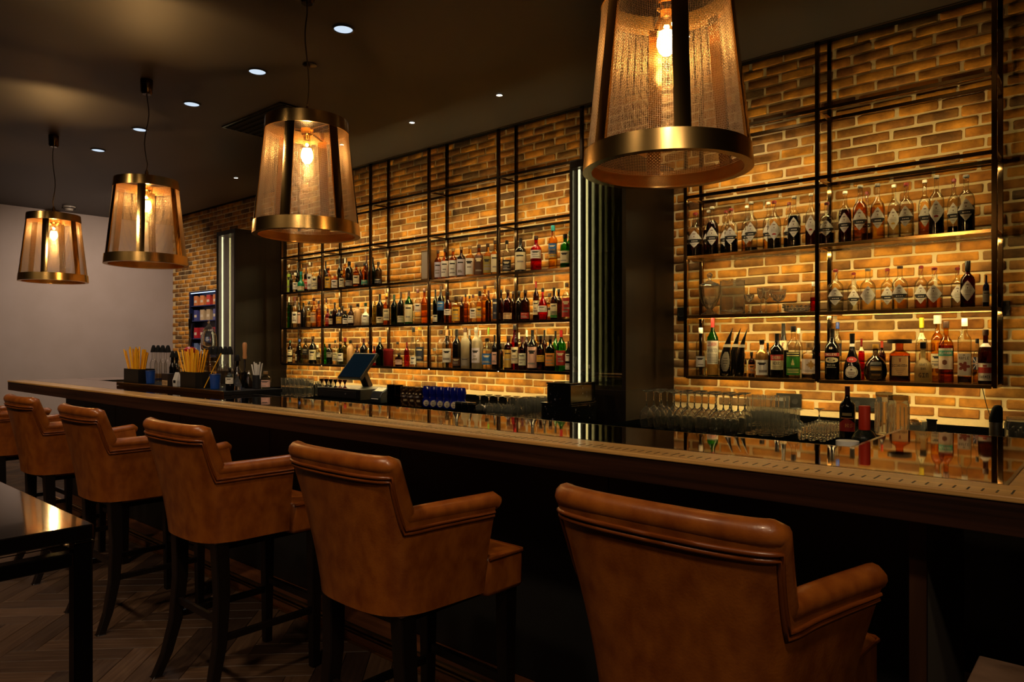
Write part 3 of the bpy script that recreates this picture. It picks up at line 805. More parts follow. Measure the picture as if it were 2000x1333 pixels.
CP = {'bk': ('black-capped', '0e0c0c', 0.3), 'wh': ('white-capped', 'e6dfd0', 0.4), 'rd': ('red-capped', '7c1414', 0.35), 'dr': ('dark-red-capped', '3c0d10', 0.4),
      'gd': ('gold-capped', 'b98a34', 0.3), 'sv': ('silver-capped', '9c958a', 0.3), 'gy': ('grey-capped', '75706a', 0.35), 'tl': ('teal-capped', '1f7f86', 0.35),
      'br': ('brown-capped', '3a2314', 0.5), 'bl': ('blue-capped', '1d3a8c', 0.35), 'yl': ('yellow-capped', 'd8c41e', 0.4), 'lg': ('lime-capped', '86b32a', 0.4),
      'wx': ('red-waxed', '6e1712', 0.4), 'or': ('orange-capped', 'a8361a', 0.4), 'wd': ('cork-topped', '8b6a40', 0.6), 'dg': ('green-capped', '123828', 0.4)}
LC = {'white': 'd9d2c6', 'cream': 'd2c39c', 'yel': 'c99a2e', 'gold': 'b8923a', 'red': 'a02016', 'blue': '1f5b9c', 'blk': '14110f', 'grn': '2f7a2c', 'pink': 'c49a8c',
      'org': 'c97a2a', 'tan': 'b89468', 'olv': '8d7d36', 'brn': '4a2c1a', 'pale': 'c9cbb0', 'teal': '2d7f6c', 'gry': '7f776c', 'navy': '1a2036', 'lav': 'b9b0bd', 'lime': '93ad3a'}
LWORD = {'yel': 'yellow', 'blk': 'black', 'grn': 'green', 'org': 'orange', 'olv': 'olive', 'brn': 'brown', 'gry': 'grey', 'lav': 'lavender-white'}
def lmat(c): return mat('paper_' + c, LC[c], 0.6)
def cmat(c): return mat('cap_' + c, CP[c][1], CP[c][2])
PROF = {   # radius fraction, height fraction
    'wine': [(0.9, 0), (1, 0.012), (1, 0.60), (0.93, 0.66), (0.62, 0.72), (0.36, 0.77), (0.30, 0.84), (0.30, 0.985), (0.24, 0.99)],
    'spirit': [(0.92, 0), (1, 0.015), (1, 0.58), (0.94, 0.64), (0.68, 0.70), (0.38, 0.74), (0.33, 0.80), (0.33, 0.985), (0.27, 0.99)],
    'tall': [(0.92, 0), (1, 0.012), (1, 0.66), (0.88, 0.71), (0.52, 0.75), (0.40, 0.79), (0.38, 0.985), (0.3, 0.99)],
    'slim': [(0.92, 0), (1, 0.012), (0.98, 0.55), (0.8, 0.66), (0.5, 0.76), (0.42, 0.85), (0.42, 0.985), (0.34, 0.99)],
    'short': [(0.93, 0), (1, 0.02), (1, 0.60), (0.95, 0.66), (0.62, 0.71), (0.40, 0.745), (0.36, 0.80), (0.40, 0.985), (0.34, 0.99)],
    'apoth': [(0.92, 0), (1, 0.015), (1, 0.52), (0.97, 0.58), (0.84, 0.645), (0.55, 0.695), (0.36, 0.735), (0.31, 0.78), (0.31, 0.985), (0.26, 0.99)],
    'champ': [(0.9, 0), (1, 0.015), (1, 0.42), (0.92, 0.52), (0.66, 0.66), (0.42, 0.78), (0.32, 0.88), (0.32, 0.985), (0.26, 0.99)],
    'round': [(0.55, 0), (0.80, 0.02), (0.98, 0.16), (1, 0.28), (0.93, 0.44), (0.66, 0.59), (0.36, 0.66), (0.24, 0.72), (0.23, 0.985), (0.2, 0.99)],
    'tear': [(0.85, 0), (1, 0.02), (0.98, 0.18), (0.86, 0.34), (0.62, 0.48), (0.40, 0.60), (0.29, 0.72), (0.26, 0.80), (0.28, 0.985), (0.22, 0.99)],
    'stone': [(0.94, 0), (1, 0.015), (1, 0.62), (0.93, 0.70), (0.66, 0.76), (0.40, 0.79), (0.36, 0.84), (0.36, 0.985), (0.3, 0.99)],
    'tin': [(0.97, 0), (1, 0.01), (1, 0.975), (0.97, 0.985), (0.3, 0.99)],
    'bell': [(0.9, 0), (1, 0.02), (1, 0.34), (0.94, 0.42), (0.70, 0.50), (0.36, 0.56), (0.30, 0.62), (0.30, 0.985), (0.25, 0.99)],
}
CAPF = {'wine': 0.17, 'spirit': 0.11, 'tall': 0.12, 'slim': 0.12, 'short': 0.15, 'apoth': 0.05, 'champ': 0.22, 'round': 0.12, 'tear': 0.2, 'stone': 0.14, 'tin': 0.05, 'bell': 0.16}
def rad_at(typ, fz):
    P = PROF[typ]
    for (r0, z0), (r1, z1) in zip(P[:-1], P[1:]):
        if z0 <= fz <= z1: return r0 + (r1 - r0) * (fz - z0) / max(z1 - z0, 1e-6)
    return P[-1][0]
FONT = dict(A='010101111101101', B='110101110101110', C='011100100100011', D='110101101101110', E='111100110100111', F='111100110100100', G='011100101101011',
            H='101101111101101', I='111010010010111', K='101101110101101', L='100100100100111', M='101111111101101', N='111101101101101', O='010101101101010',
            P='110101110100100', R='110101110101101', S='011100010001110', T='111010010010010', U='101101101101111', V='101101101101010', X='101101010101101',
            Y='101101010010010', Z='111001010100111')
FONT['5'] = '111100110001110'; FONT['1'] = '010110010010111'; FONT['.'] = '000000000000010'; FONT[' '] = '000000000000000'
def text(g, s, row, mi, sy=1, x0=None, sx=1):
    """print block letters into a label grid (row counted from the top)"""
    h, wd = g.shape; n = len(s) * 4 * sx - sx
    x = (wd - n) // 2 if x0 is None else x0
    for ch in s:
        b = FONT.get(ch, FONT[' '])
        for r in range(5):
            for c in range(3):
                if b[r * 3 + c] == '1':
                    for yy in range(sy):
                        for xx in range(sx):
                            Y, X = row + r * sy + yy, x + c * sx + xx
                            if 0 <= Y < h and 0 <= X < wd: g[Y, X] = mi
        x += 4 * sx
def wrap_label(mb, g, radf, z0, z1, th0, dth, off=0.0007, sq=0):
    """lay a painted grid (rows from top) on a body of revolution; -1 leaves the glass bare"""
    h, wd = g.shape
    step = max(1, wd // 10)
    def P(ci, ri):
        th = th0 + (ci / wd - 0.5) * dth
        z = z1 + (z0 - z1) * ri / h
        r = radf(z) + off
        c, q = math.cos(th), math.sin(th)
        if sq:
            e = 2 + sq * 6; r = r / ((abs(math.cos(th - sq_rot[0])) ** e + abs(math.sin(th - sq_rot[0])) ** e) ** (1 / e))
        return (r * c, r * q, z)
    for ri in range(h):
        ci = 0
        while ci < wd:
            m = g[ri, ci]
            if m < 0: ci += 1; continue
            cj = ci + 1
            while cj < wd and g[ri, cj] == m and cj - ci < step: cj += 1
            mb.add([P(ci, ri + 1), P(cj, ri + 1), P(cj, ri), P(ci, ri)], [(0, 1, 2, 3)], int(m))
            ci = cj
sq_rot = [0.0]
def plain_grid(seed, lines=True):
    g = np.zeros((12, 10), int)
    if lines:
        rr = random.Random(seed)
        g[2, 2:8] = 1
        if rr.random() < 0.7: g[3, 3:7] = 1
        for r in (6, 8, 9):
            if rr.random() < 0.6: g[r, rr.randint(1, 3):rr.randint(6, 9)] = 2
    return g
def diamond_grid(band, spotc):
    hgt, wd = 46, 40; g = -np.ones((hgt, wd), int)
    for r in range(hgt):
        for c in range(wd):
            u = abs((c + 0.5) / wd * 2 - 1); v = abs((r + 0.5) / hgt * 2 - 1)
            if u + v <= 1.0: g[r, c] = 0
            if band and g[r, c] == 0 and 0.51 < (r + 0.5) / hgt < 0.70: g[r, c] = 1
    m = wd // 2
    for dx in (-4, -3, -2, -1, 0, 1, 2, 3): g[9 - (1 if abs(dx + .5) > 3 else 0), m + dx] = 2
    g[10, m - 3:m - 1] = 2; g[10, m + 1:m + 3] = 2; g[8, m - 1:m + 1] = 2
    g[15:18, m - 1:m + 1] = 2
    g[20, m - 8:m + 8] = np.where(np.arange(16) % 3 == 0, 0, 3)
    if band:
        g[27:29, m - 8:m + 8] = np.where(np.arange(16) % 4 == 0, 1, 0)
        g[36, m - 4:m + 4] = 3
    else:
        g[23, m - 9:m + 9] = 3; g[26, m - 8:m + 8] = np.where(np.arange(16) % 4 == 0, 0, 3)
        if spotc: g[31:34, m - 5:m + 5] = 4; g[30, m - 3:m + 3] = 4
        else: g[31, m - 6:m + 6] = 3
    return g
DG = {(b, s): diamond_grid(b, s) for b in (0, 1) for s in (0, 1)}
RECS = []       # everything placed on a shelf, for neat spacing and ordinals
def rec(rack_, shelf, px, ytop, wpx, Y, typ, glass, cap, lab, **k):
    z0 = LV[shelf] + 0.0008
    t_ = depth(px, Y); X = max(G(px) * Y, -7.34) if rack_ == 'left' else G(px) * Y
    a = (px - 1000) / F
    h = H - (ytop - 675) / F * t_ - z0
    r = 0.5 * wpx * t_ / F / math.sqrt(1 + a * a) * (1.1 if rack_ == 'left' else 1.0)
    RECS.append(dict(rack=rack_, shelf=shelf, X=X, Y=Y, z=z0, h=max(h, 0.09), r=min(max(r, 0.014), 0.095), typ=typ, glass=glass, cap=cap, lab=lab, **k))
def build_bottle(d, label, group):
    X, Y, h, r, typ = d['X'], d['Y'], d['h'], d['r'], d['typ']
    t = thing(d.get('name', 'bottle'), label, d.get('cat', 'bottle'), (X, Y, d['z']), 0, group)
    gm = GL[d['glass']][1]
    cf = d.get('capf', CAPF[typ]); sq = d.get('sq', 0)
    if h < 0.19 and typ not in ('tin', 'round'): cf = max(cf, 0.14)
    face = math.atan2(-Y, -X) * 0.75 + (-math.pi / 2) * 0.25 + R.uniform(-0.10, 0.10)
    sq_rot[0] = face
    P = [(q * r, z * h) for q, z in PROF[typ]]
    m_ = MB()
    vs = P
    n = 24 if sq else 20 if r > 0.03 else 14
    m_.lathe(vs, n=n, sq=sq, rot=face if sq else 0.0)
    m_.build('glass_body', gm, t, 45)
    if d.get('liq'):
        lc, lf = d['liq']
        zt = lf * 0.64 * h
        Q = [(q * r * 0.94, max(z * h, 0.004)) for q, z in PROF[typ] if z * h < zt]
        Q.append((rad_at(typ, zt / h) * r * 0.94, zt)); Q.append((0.0005, zt))
        MB().lathe(Q, n=n, sq=sq, rot=face if sq else 0.0).build('liquid', GL[lc][1] if lc in GL else lc, t, 45)
    if d['cap'] != '-':
        cm = cmat(d['cap'])
        rn = rad_at(typ, 0.95) * r * 1.08 + 0.001
        if d.get('wide'): rn *= d['wide']
        zc = h * (1 - cf)
        if typ in ('wine', 'tear', 'champ'): pr = [(rad_at(typ, 1 - cf) * r + 0.0008, zc)] + [(rad_at(typ, z) * r + 0.0008, z * h) for q, z in PROF[typ] if 1 - cf < z < 0.988] + [(rn * 0.98, h), (0.0005, h + 0.0005)]
        elif d['cap'] == 'wx': pr = [(rn, zc), (rn * 1.02, h * 0.99), (rn * 0.7, h + 0.002), (0.0005, h + 0.002)]
        else: pr = [(rn, zc), (rn * 1.05, zc + 0.002), (rn * 1.05, h - 0.002), (rn * 0.92, h), (0.0005, h)]
        cp_ = MB().lathe(pr, n=14, cap=False).build('cap', cm, t, 40)
        if d['cap'] == 'wx':
            MB().tube([(rn * 1.1 * math.cos(face + 1), rn * 1.1 * math.sin(face + 1), h * 0.96), (rn * 1.5 * math.cos(face + .4), rn * 1.5 * math.sin(face + .4), h * 0.9), (rn * 1.2 * math.cos(face), rn * 1.2 * math.sin(face), h * 0.8)], 0.0018, 5).build('wax_string', cm, cp_)
        if d['cap'] in ('sv', 'gy') and d.get('tagstring'):
            pass
    radf = lambda z: rad_at(typ, z / h) * r
    for L in (d['lab'] or ()):
        kind, col, f0, f1 = L[0], L[1], L[2], L[3]
        m_ = MB()
        if kind == 'D':
            g = DG[(1 if col == 'band' else 0, 1 if col in ('spot', 'dot') else 0)]
            wid = 2 * r * 1.0
            spc = {'spot': '9a1d16', 'dot': 'c9a23a'}.get(col, '9a1d16')
            wrap_label(m_, g, radf, f0 * h, f1 * h, face, min(wid / r * 1.15, 2.3))
            m_.build('label', [lmat('white'), lmat('blk'), mat('paper_emblem', '5a2a24', 0.6), mat('paper_ink', '8a8076', 0.6), mat('spot_' + spc, spc, 0.6)], t)
        elif kind == 'G':
            g, mats_ = L[4], L[5]
            wrap_label(m_, g, radf, f0 * h, f1 * h, face + (L[7] if len(L) > 7 else 0), L[6] if len(L) > 6 else 2.0, sq=sq)
            m_.build('label', mats_, t)
        else:
            g = plain_grid(int(X * 1000) + int(f0 * 100), kind != 'B')
            ink = 'blk' if col not in ('blk', 'brn', 'navy', 'blue', 'red', 'grn', 'teal') else 'cream'
            wrap_label(m_, g, radf, f0 * h, f1 * h, face, 2.3 if r > 0.02 else 2.6, sq=sq)
            m_.build('label', [lmat(col), lmat(ink), mat('paper_ink', '8a8076', 0.6)], t)
    return t
LBP = {'m': (0.14, 0.50), 'lo': (0.06, 0.26), 'hi': (0.34, 0.58), 'big': (0.06, 0.58), 'full': (0.03, 0.66), 'nk': (0.80, 0.86), 'mid': (0.25, 0.44)}
def parse(s):
    out = []
    if s == '-': return out
    for q in s.split('+'):
        c, _, p = q.partition(':')
        f0, f1 = LBP[p or 'm']; out.append(('P', c, f0, f1))
    return out
FRONT, BACK = 4.485, 4.588
LEFT = {2: '''
557 518 9 f tall pale sv lime:full
567 534 8.5 f spirit black bk -
577 533 10 f short pale wh white:m
581 512 9 b wine dkgr bk -
588 531 13 f bell teal tl cream:lo
598 520 8 b wine brown dr red:m
605 512 9 f tall clear sv white:big
615 521 11 f apoth pale gd cream:big
624.5 526 9 f spirit brown br -
636 511 9 b wine black bk -
641 524 12 f spirit amber dr yel:big
654 535 12 f short amber wd white:big
664 505 9 b wine black bk -
667.5 530 10 f spirit amber gd cream:big
674 505 8 b wine gold wh -
682 511 14 f stone black bk gry:lo
696 517 12 f spirit amber br cream:m
704 522 9 b spirit dkred gd -
712 514 12 f spirit amber bk teal:lo
716 500 8 b wine dkred dr -
727 503 15 f champ dkgr bk -
739 512 13 f spirit smoke br navy:lo
855.5 489 13 f spirit amber br lav:big
869.5 486 14 f spirit amber br white:big
885 485 15 f spirit amber wd white:big
901 482 15.5 f spirit brown wd lav:big
918 480 16.5 f spirit gold wd white:big
935.5 478 16.5 f spirit amber br brn:full
952.5 476 16 f spirit gold br olv:big
967 470 15 f spirit gold br cream:big
990 470 16 f spirit clear bk dkg
1017 466 20 f wine black bk cream:big
1047 461 20 f spirit red br white:hi
1080 441 16 f tall gold tl blue:hi+yel:mid
1104 458 18 f tall green bk cream:m
1114 452 16 b tall green dg cream:m''',
1: '''
558 581 9 f wine green sv -
567 581 8.5 f wine olive br -
576 580 10 f wine clear dr white:m
584 581 8.5 b wine pale wd pink:m
593 592 11 f wine black bk -
604 589 10 b spirit pale bk -
613 582 12 f spirit gold dr tan:m
622.5 588 10 f spirit amber bk -
637 582 9 b wine clear dr -
640 603 9 f short red dr red:m
647 608 9 f short brown bk cream:m
654 591 9 f spirit brown bk -
662 601 10 f spirit blue gd gold:m
669 598 10 b spirit dkred bk -
675 607 11 f spirit brown bk white:m
685.5 597 10.5 f spirit brown bk white:m
698.5 594 12.5 f stone tan bk -
714 592 15 f bell white dg white:m
732 580 8 b wine olive wd -
742 575 13 f wine black bk cream:lo
755 573 12 f spirit amber gd cream:m
770 576 12.5 f wine dkgr dg -
783 571 12.5 f wine black br cream:lo
798.5 568 15 f wine green br cream:big
816 565 12.5 f spirit clear dr white:hi
829 564 13 f spirit amber dr -
850.5 566 10 b wine dkgr bk white:lo
861 559 13 f wine black br blue:hi
875 571 14 f spirit amber bk white:mid
891 579 15 f short gold br yel:big
902 580 9 b short brown dr -
909.5 575 9 f spirit amber bk -
917 578 9 b spirit gold bk -
924 576 12 f spirit clear dr white:m
937 569 12 b short gold bk gold:m
947 557 14 f spirit gold br -
954 568 11 b wine dkred dr -
967 552 10 f wine clear br navy:big
979 566 10 b spirit brown bk -
992 566 17 f spirit dkred br tan:lo
1002 569 11 b spirit brown br -
1014 568 12 b spirit black bk -
1026 567 16 f spirit brown br red:lo
1047 550 12 f wine brown rd cream:m
1060 563 20 f round red bk white:mid
1073 573 12 b short gold br cream:m
1082 562 13 f spirit brown bk cream:m+grn:lo
1091 565 13 b spirit brown bk -
1107 553 17 f spirit clear br red:big''',
0: '''
556 676 7.5 b spirit brown br white:m
565 665 9.5 f spirit brown dg cream:hi+cream:lo
574 656 8 b wine amber bk -
585 663 10.5 f spirit aqua bl -
597 661 12 f spirit grey br blk:hi
611 657 14 f spirit black br cream:m
620 674 11 b short grey wh white:hi
634 664 8 f wine green gd -
643.5 672 11 f stone black bk gry:hi
655 665 10 f spirit clear bk cream:m
665 668 11 f spirit aqua wd white:m
674 660 11 b short olive rd -
684.5 665 13 b stone tan bk -
697.5 674 9 f spirit dkred dr -
710.5 662 14 f wine black dr -
720 667 8 b spirit clear dr pink:m
731 676 9 f short red dr pink:m
742 659 15 f wine dkgr gy -
776.5 668 12 b spirit clear bk -
779 690 13 f short dkred br pink:m
794.5 669 10 b wine red rd -
807.5 640 11 f slim clear bk white:lo
820 640 16 b apoth clear yl navy:m
848.5 680 13 f short clear sv -
861.5 645 13 b spirit clear br -
873 644 16.5 f wine clear wd white:m
881.5 644 10 b wine gold gd -
892 644 16 f wine black bk brn:lo
908.5 640 15.5 f tall frost br gry:lo
917 643 12 b wine black sv -
930 640 16 f tall frost gy lav:m
938 646 10 b wine frost wh -
951 661 18 f spirit clear bk blue:m
954 640 10 b wine clear lg -
966 655 10 f wine black bk pink:m
978 672 9 b spirit dkgr bk -
993 656 16 f stone dkred br gold:big
1005.5 634 14 f slim red bk cream:m
1014 650 9 b wine clear wh -
1020.5 658 14 f wine dkred dr pale:m
1029 645 11 b wine dkred wh -
1040 645 18 f wine black bk pink:big
1048 643 9 b wine gold wd -
1056 656 15 f spirit brown bk yel:mid
1063.5 645 10 b wine brown bk -
1075 656 18 f spirit dkgr br org:m
1085 647 12 b wine green bk -
1096 645 18 f wine green rd red:m
1110 667 11 f wine black dr white:hi+white:lo'''}
for sh, txt in LEFT.items():
    for ln in txt.strip().splitlines():
        p = ln.split()
        lab = parse(p[7]) if p[7] != 'dkg' else [('P', 'blk', 0.05, 0.4)]
        rec('left', sh, float(p[0]), float(p[1]), float(p[2]), FRONT if p[3] == 'f' else BACK, p[4], p[5], p[6], lab)

# right rack: infusion bottles with diamond labels
D = lambda kind, f0=0.18, f1=0.575: [('D', kind, f0, f1)]
R3 = '''1358.5 416 29 f apoth clear wx band dkred .42
1391 404 25 f apoth clear sv band dkred 1.1
1384 411 22 b apoth clear sv band dkred .9
1428 408 26 f apoth clear wx band black .5
1418 412 23 b apoth clear wx band black .4
1467 394 25 f apoth clear sv band black .12
1459 402 22 b apoth clear wh band gold .5
1512 393 27 f apoth clear wx spot black .35
1501 395 23 b apoth clear wh band gold .4
1551 383 26 f apoth clear sv band black .95
1541 396 22 b apoth clear wx band black .4
1584 378 23 f apoth clear sv spot dkred .45
1615 396 30 f apoth clear wx band dkred .42
1650.5 374 26 f apoth clear wh band dkred 1.0
1680 362 30 f apoth clear gy band amber 1.1
1693 375 22 b apoth clear wx band dkred .3
1714 359 29 f apoth clear gy band gold 1.0
1746 361 26 b apoth clear wh dot pale .8
1770 358 30 f apoth clear wx band pale .8
1806 352 26 b apoth clear wh band amber .6
1829 343 31 f apoth clear gy spot black .6
1863 350 27 b apoth clear wx band black .25
1887 342 35 f apoth clear gy band black .7'''
for ln in R3.splitlines():
    p = ln.split()
    rec('right', 2, float(p[0]), float(p[1]), float(p[2]), FRONT if p[3] == 'f' else BACK, p[4], p[5], p[6], D(p[7]), liq=(p[8], float(p[9])))
R4 = '''1632 527 31 f apoth clear wx band pale .3
1667 533 24 b apoth clear wx band pale .3
1695 525 31 f apoth clear gy plain pale .5
1733 525 26 b apoth clear wx band pale .3
1757.7 520 32 f apoth clear br band gold .35
1799 520 27 b apoth clear wx band amber .35
1825 523 33 f apoth clear wx plain amber .4
1870 523 27 b apoth clear wx plain pale .4
1890 510 30 f apoth dkred bk plain dkred .0'''
for ln in R4.splitlines():
    p = ln.split()
    rec('right', 1, float(p[0]), float(p[1]), float(p[2]), FRONT if p[3] == 'f' else BACK, p[4], p[5], p[6], D(p[7], 0.12, 0.575),
        liq=(p[8], float(p[9])) if float(p[9]) > 0 else None, capf=0.22 if p[6] == 'bk' else 0.06)
rec('right', 1, 1926, 538, 13, FRONT, 'wine', 'blue', 'bk', parse('gry:m'))
rec('right', 1, 1589, 551, 14, FRONT, 'slim', 'clear', 'wh', [], liq=('red', 0.75))
# right rack, lower shelf: liqueurs
def grid(h, wd, fill=0): return np.full((h, wd), fill, int)
P_ = lambda *c: [mat('ink_' + x, x, 0.5) for x in c]
g = grid(30, 40); text(g, 'LUXARDO', 2, 1, 1); text(g, 'IMPORTED', 10, 2)
for r in range(17, 29, 2): g[r, 5:35] = np.where(np.arange(30) % 5 == 0, 0, 2)
LUX = ('G', '', 0.20, 0.60, g, P_('d6cdb8', 'b01c14', '6a6258'), 2.6)
STR = ('G', '', 0.012, 0.20, np.tile(np.array([[0], [1]]), (8, 12)), P_('b8842e', '8a5e1c'), 3.4)
rec('right', 0, 1368.6, 640.5, 19, FRONT, 'tall', 'pale', 'wh', [('P', 'white', 0.18, 0.40)], say='pale bottle with white label and white cap, leftmost on right rack lower shelf')
rec('right', 0, 1392, 620.5, 23, FRONT, 'wine', 'green', 'rd', [LUX, STR], say='green red-capped bottle with straw base and white label')
rec('right', 0, 1468, 688, 13, FRONT, 'short', 'brown', 'bk', parse('org:m'), say='small dark bottle with orange label')
rec('right', 0, 1453, 690, 11, BACK, 'short', 'brown', 'bk', parse('gold:m'), say='small dark bottle with gold label')
rec('right', 0, 1488, 664, 25, FRONT, 'spirit', 'bronze', 'bk', [('P', 'white', 0.06, 0.46), ('B', 'white', 0.74, 0.86)], say='bronze bottle with large white label and white neck')
rec('right', 0, 1499.5, 670, 12, BACK, 'spirit', 'black', 'bk', [], say='slim black bottle behind the bronze one')
g = grid(24, 36); g[0:9, :] = 1; text(g, 'CHERRY', 2, 0); text(g, 'HERBS', 11, 2)
for r in (18, 20, 22): g[r, 6:30] = 3
rec('right', 0, 1517.5, 652, 28, FRONT, 'wine', 'black', 'bk', [('G', '', 0.18, 0.52, g, P_('d0c298', 'a0201c', '3a2a20', '8a7a5a'), 2.1)], say='black bottle with cream label under a red band')
g = grid(22, 22); text(g, 'F', 5, 1, 2, None, 2); g[0, :] = 2; g[-1, :] = 2
rec('right', 0, 1530, 632, 22, BACK, 'champ', 'black', 'bk', [('G', '', 0.50, 0.68, g, P_('d8cba2', '7a3a12', 'b09a60'), 2.2)], say='tall black bottle with square cream neck label')
g = grid(30, 30, 1); g[:, :] = 1; g[0:6, :] = 0; g[1, 3:27] = 2; g[4, 3:27] = 2; g[20, :] = 0; g[22:28:2, 4:26] = 2
for r in range(9, 17): g[r, 15 - (r - 8) // 3:15 + (r - 8) // 3 + 1] = 2
rec('right', 0, 1549.5, 637.5, 27, FRONT, 'spirit', 'clear', 'bk', [('G', '', 0.06, 0.50, g, P_('14130f', '2c7d22', 'cfc37a'), 2.7)], say='clear bottle with black and bright green label', liq=('black', .05))
rec('right', 0, 1560, 641, 16, BACK, 'spirit', 'clear', 'wh', [], say='clear white-capped bottle behind the green-labelled one')
g = grid(24, 30)
for (r, c) in [(r, c) for r in range(24) for c in range(30)]:
    u, v_ = c - 18, r - 9
    if abs(u) + abs(v_) < 8 and (abs(u) < 2 or abs(v_) < 2 or abs(abs(u) - abs(v_)) < 2): g[r, c] = 1
g[18, 4:26] = 2; g[20, 7:23] = 2
rec('right', 0, 1581, 669, 31, FRONT, 'short', 'clear', 'wd', [('G', '', 0.14, 0.54, g, P_('d9c8b8', 'b08436', '9a8878'), 2.5)], say='squat clear bottle with white label and gold star', liq=('brown', .18))
rec('right', 0, 1592, 657, 12, BACK, 'wine', 'black', 'bk', [], say='slim dark bottle behind the gold-star one')
g = grid(52, 44, -1); text(g, 'RB', 0, 1, 1); g[14:22, :] = 2; text(g, 'BAILEYS', 15, 1, 1, None, 1)
for r in range(24, 37):
    for c in range(44):
        if ((c - 22) / 17) ** 2 + ((r - 30) / 6.5) ** 2 < 1: g[r, c] = 3
g[27:32, 13:17] = 0; g[30:33, 27:31] = 0; text(g, 'IRISH', 40, 4); g[47, 10:34] = 4
rec('right', 0, 1625.5, 642.6, 30, FRONT, 'wine', 'black', 'bk', [('G', '', 0.20, 0.64, g, P_('0e0b09', 'e8dcc0', '8c1a16', 'c9b890', '9a8f7c'), 2.5)], say='black cream-liqueur bottle with red name band')
g = grid(16, 28); text(g, 'OZZA', 5, 1)
rec('right', 0, 1636, 629.6, 16, BACK, 'tall', 'pale', 'bl', [('G', '', 0.40, 0.62, g, P_('16182c', 'd0ccc0'), 2.4)], say='pale blue-capped bottle behind the red-banded one')
g = grid(30, 30, -1)
for r in range(30):
    for c in range(30):
        q = math.hypot(c - 14.5, r - 14.5)
        if q < 15: g[r, c] = 0
        if 12.5 < q < 13.6: g[r, c] = 1
g[7:11, 13:17] = 1; g[15, 6:24] = 1; g[18, 7:23] = 2; g[21, 9:21] = 2
g2 = grid(16, 20, -1)
for r in range(16):
    for c in range(20):
        if ((c - 9.5) / 10) ** 2 + ((r - 7.5) / 8) ** 2 < 1: g2[r, c] = 0
text(g2, 'BB', 5, 1)
rec('right', 0, 1664.5, 652, 36, FRONT, 'tear', 'black', 'bk', [('G', '', 0.05, 0.30, g, P_('c9c0b0', '6a4a34', 'a06a44'), 1.5), ('G', '', 0.38, 0.50, g2, P_('9c1e1a', 'd8cabb'), 1.8), ('B', 'white', 0.72, 0.78)],
    say='black teardrop bottle with round cream label and red seal')
rec('right', 0, 1682.5, 661.7, 13, BACK, 'wine', 'red', 'rd', [('B', 'cream', 0.70, 0.80)], say='slim red bottle with white neck band')
g = grid(28, 26); g[0:7, 4:22] = 1; g[8:14, 2:24] = 2; g[9, 3:23] = 0; g[15:17, :] = 1; g[18:26, 2:24] = 0; g[20, 4:22] = 2; g[22, 4:22] = 2
rec('right', 0, 1710, 673, 46, FRONT, 'round', 'smoke', 'gd', [('G', '', 0.06, 0.52, g, P_('1c120c', '0e0a08', 'c0923c'), 1.15)], say='round smoky flask bottle with ornate dark label')
rec('right', 0, 1722.5, 666.6, 16, BACK, 'wine', 'brown', 'or', [], say='orange-capped bottle behind the round flask')
g = grid(34, 38); text(g, 'DISARONNO', 14, 1, 1, 1, 1); g[5:10, 17:21] = 2; g[4, 15:23] = 2; g[22, 6:32] = 3; g[25, 9:29] = 3; g[28, 12:26] = 3; g[31, 14:24] = 3
rec('right', 0, 1757, 663, 41, FRONT, 'short', 'amber', 'bk', [('G', '', 0.14, 0.60, g, P_('d8a868', '3a2416', '9c4a22', '9a7448'), 1.35)], sq=0.55, wide=2.6, capf=0.10, say='square amber bottle with wide black stopper and peach label', liq=('brown', .95))
g = grid(40, 26, -1); text(g, 'KRAFT', 3, 0); text(g, 'BAR', 12, 0); text(g, 'GIN', 24, 0, 2, None, 2)
rec('right', 0, 1803, 668.5, 35, FRONT, 'bell', 'cream', 'bk', [('G', '', 0.05, 0.50, g, P_('3a3018'), 1.3)], say='squat cream-coloured bottle with dark lettering and black cap')
g = grid(14, 14); text(g, '5', 4, 1)
rec('right', 0, 1800, 620.7, 25, BACK, 'apoth', 'pale', 'yl', [('G', '', 0.66, 0.76, g, P_('d8cf9c', '3a3018'), 2.0)], say='pale bottle with bright yellow cap and round neck tag', capf=0.16)
rec('right', 0, 1831, 616, 27, BACK, 'spirit', 'gold', 'wh', [('P', 'cream', 0.2, 0.42)], say='golden bottle with large white cap', wide=1.5, capf=0.13)
g = grid(38, 38); g[4:14, :] = 1; text(g, 'DELORADO', 6, 0); g[15, :] = 2; g[0:3, 4:34:3] = 1; g[17, 4:34:4] = 2
for r in range(21, 30):
    for c in range(38):
        if ((c - 17) / 6) ** 2 + ((r - 25) / 4.5) ** 2 < 1: g[r, c] = 3
rec('right', 0, 1847.7, 628, 31, FRONT, 'spirit', 'gold', 'br', [('G', '', 0.22, 0.56, g, P_('dcc3a8', '2f8a72', 'c89a3a', '7a4426'), 2.1)], say='amber bottle with green and white label and brown cap', liq=('amber', .95))
g = grid(40, 26)
for r in range(14, 34):
    for c in range(26):
        u, v_ = (c - 12.5) / 12, (r - 23) / 10
        an = math.atan2(v_, u); q = math.hypot(u, v_)
        if q < 0.45 + 0.45 * abs(math.cos(2.5 * an)): g[r, c] = 1
text(g, 'MAPLE', 6, 2); g[2:4, 11:15] = 2
rec('right', 0, 1884, 622.4, 27, FRONT, 'tall', 'pale', 'wh', [('G', '', 0.12, 0.46, g, P_('dccdb4', '8c3a24', '7a6a5a'), 1.9)], say='clear bottle with red maple-leaf label', liq=('brown', .16), sq=0.3)
g = grid(24, 28, 1)
for r in range(24):
    for c in range(28):
        u, v_ = c - 14, (r - 12) * 1.15
        if abs(u) < 1.6 or abs(v_) < 1.6 or abs(abs(u) - abs(v_)) < 1.2: g[r, c] = 2
        if abs(u) < .8 or abs(v_) < .8: g[r, c] = 0
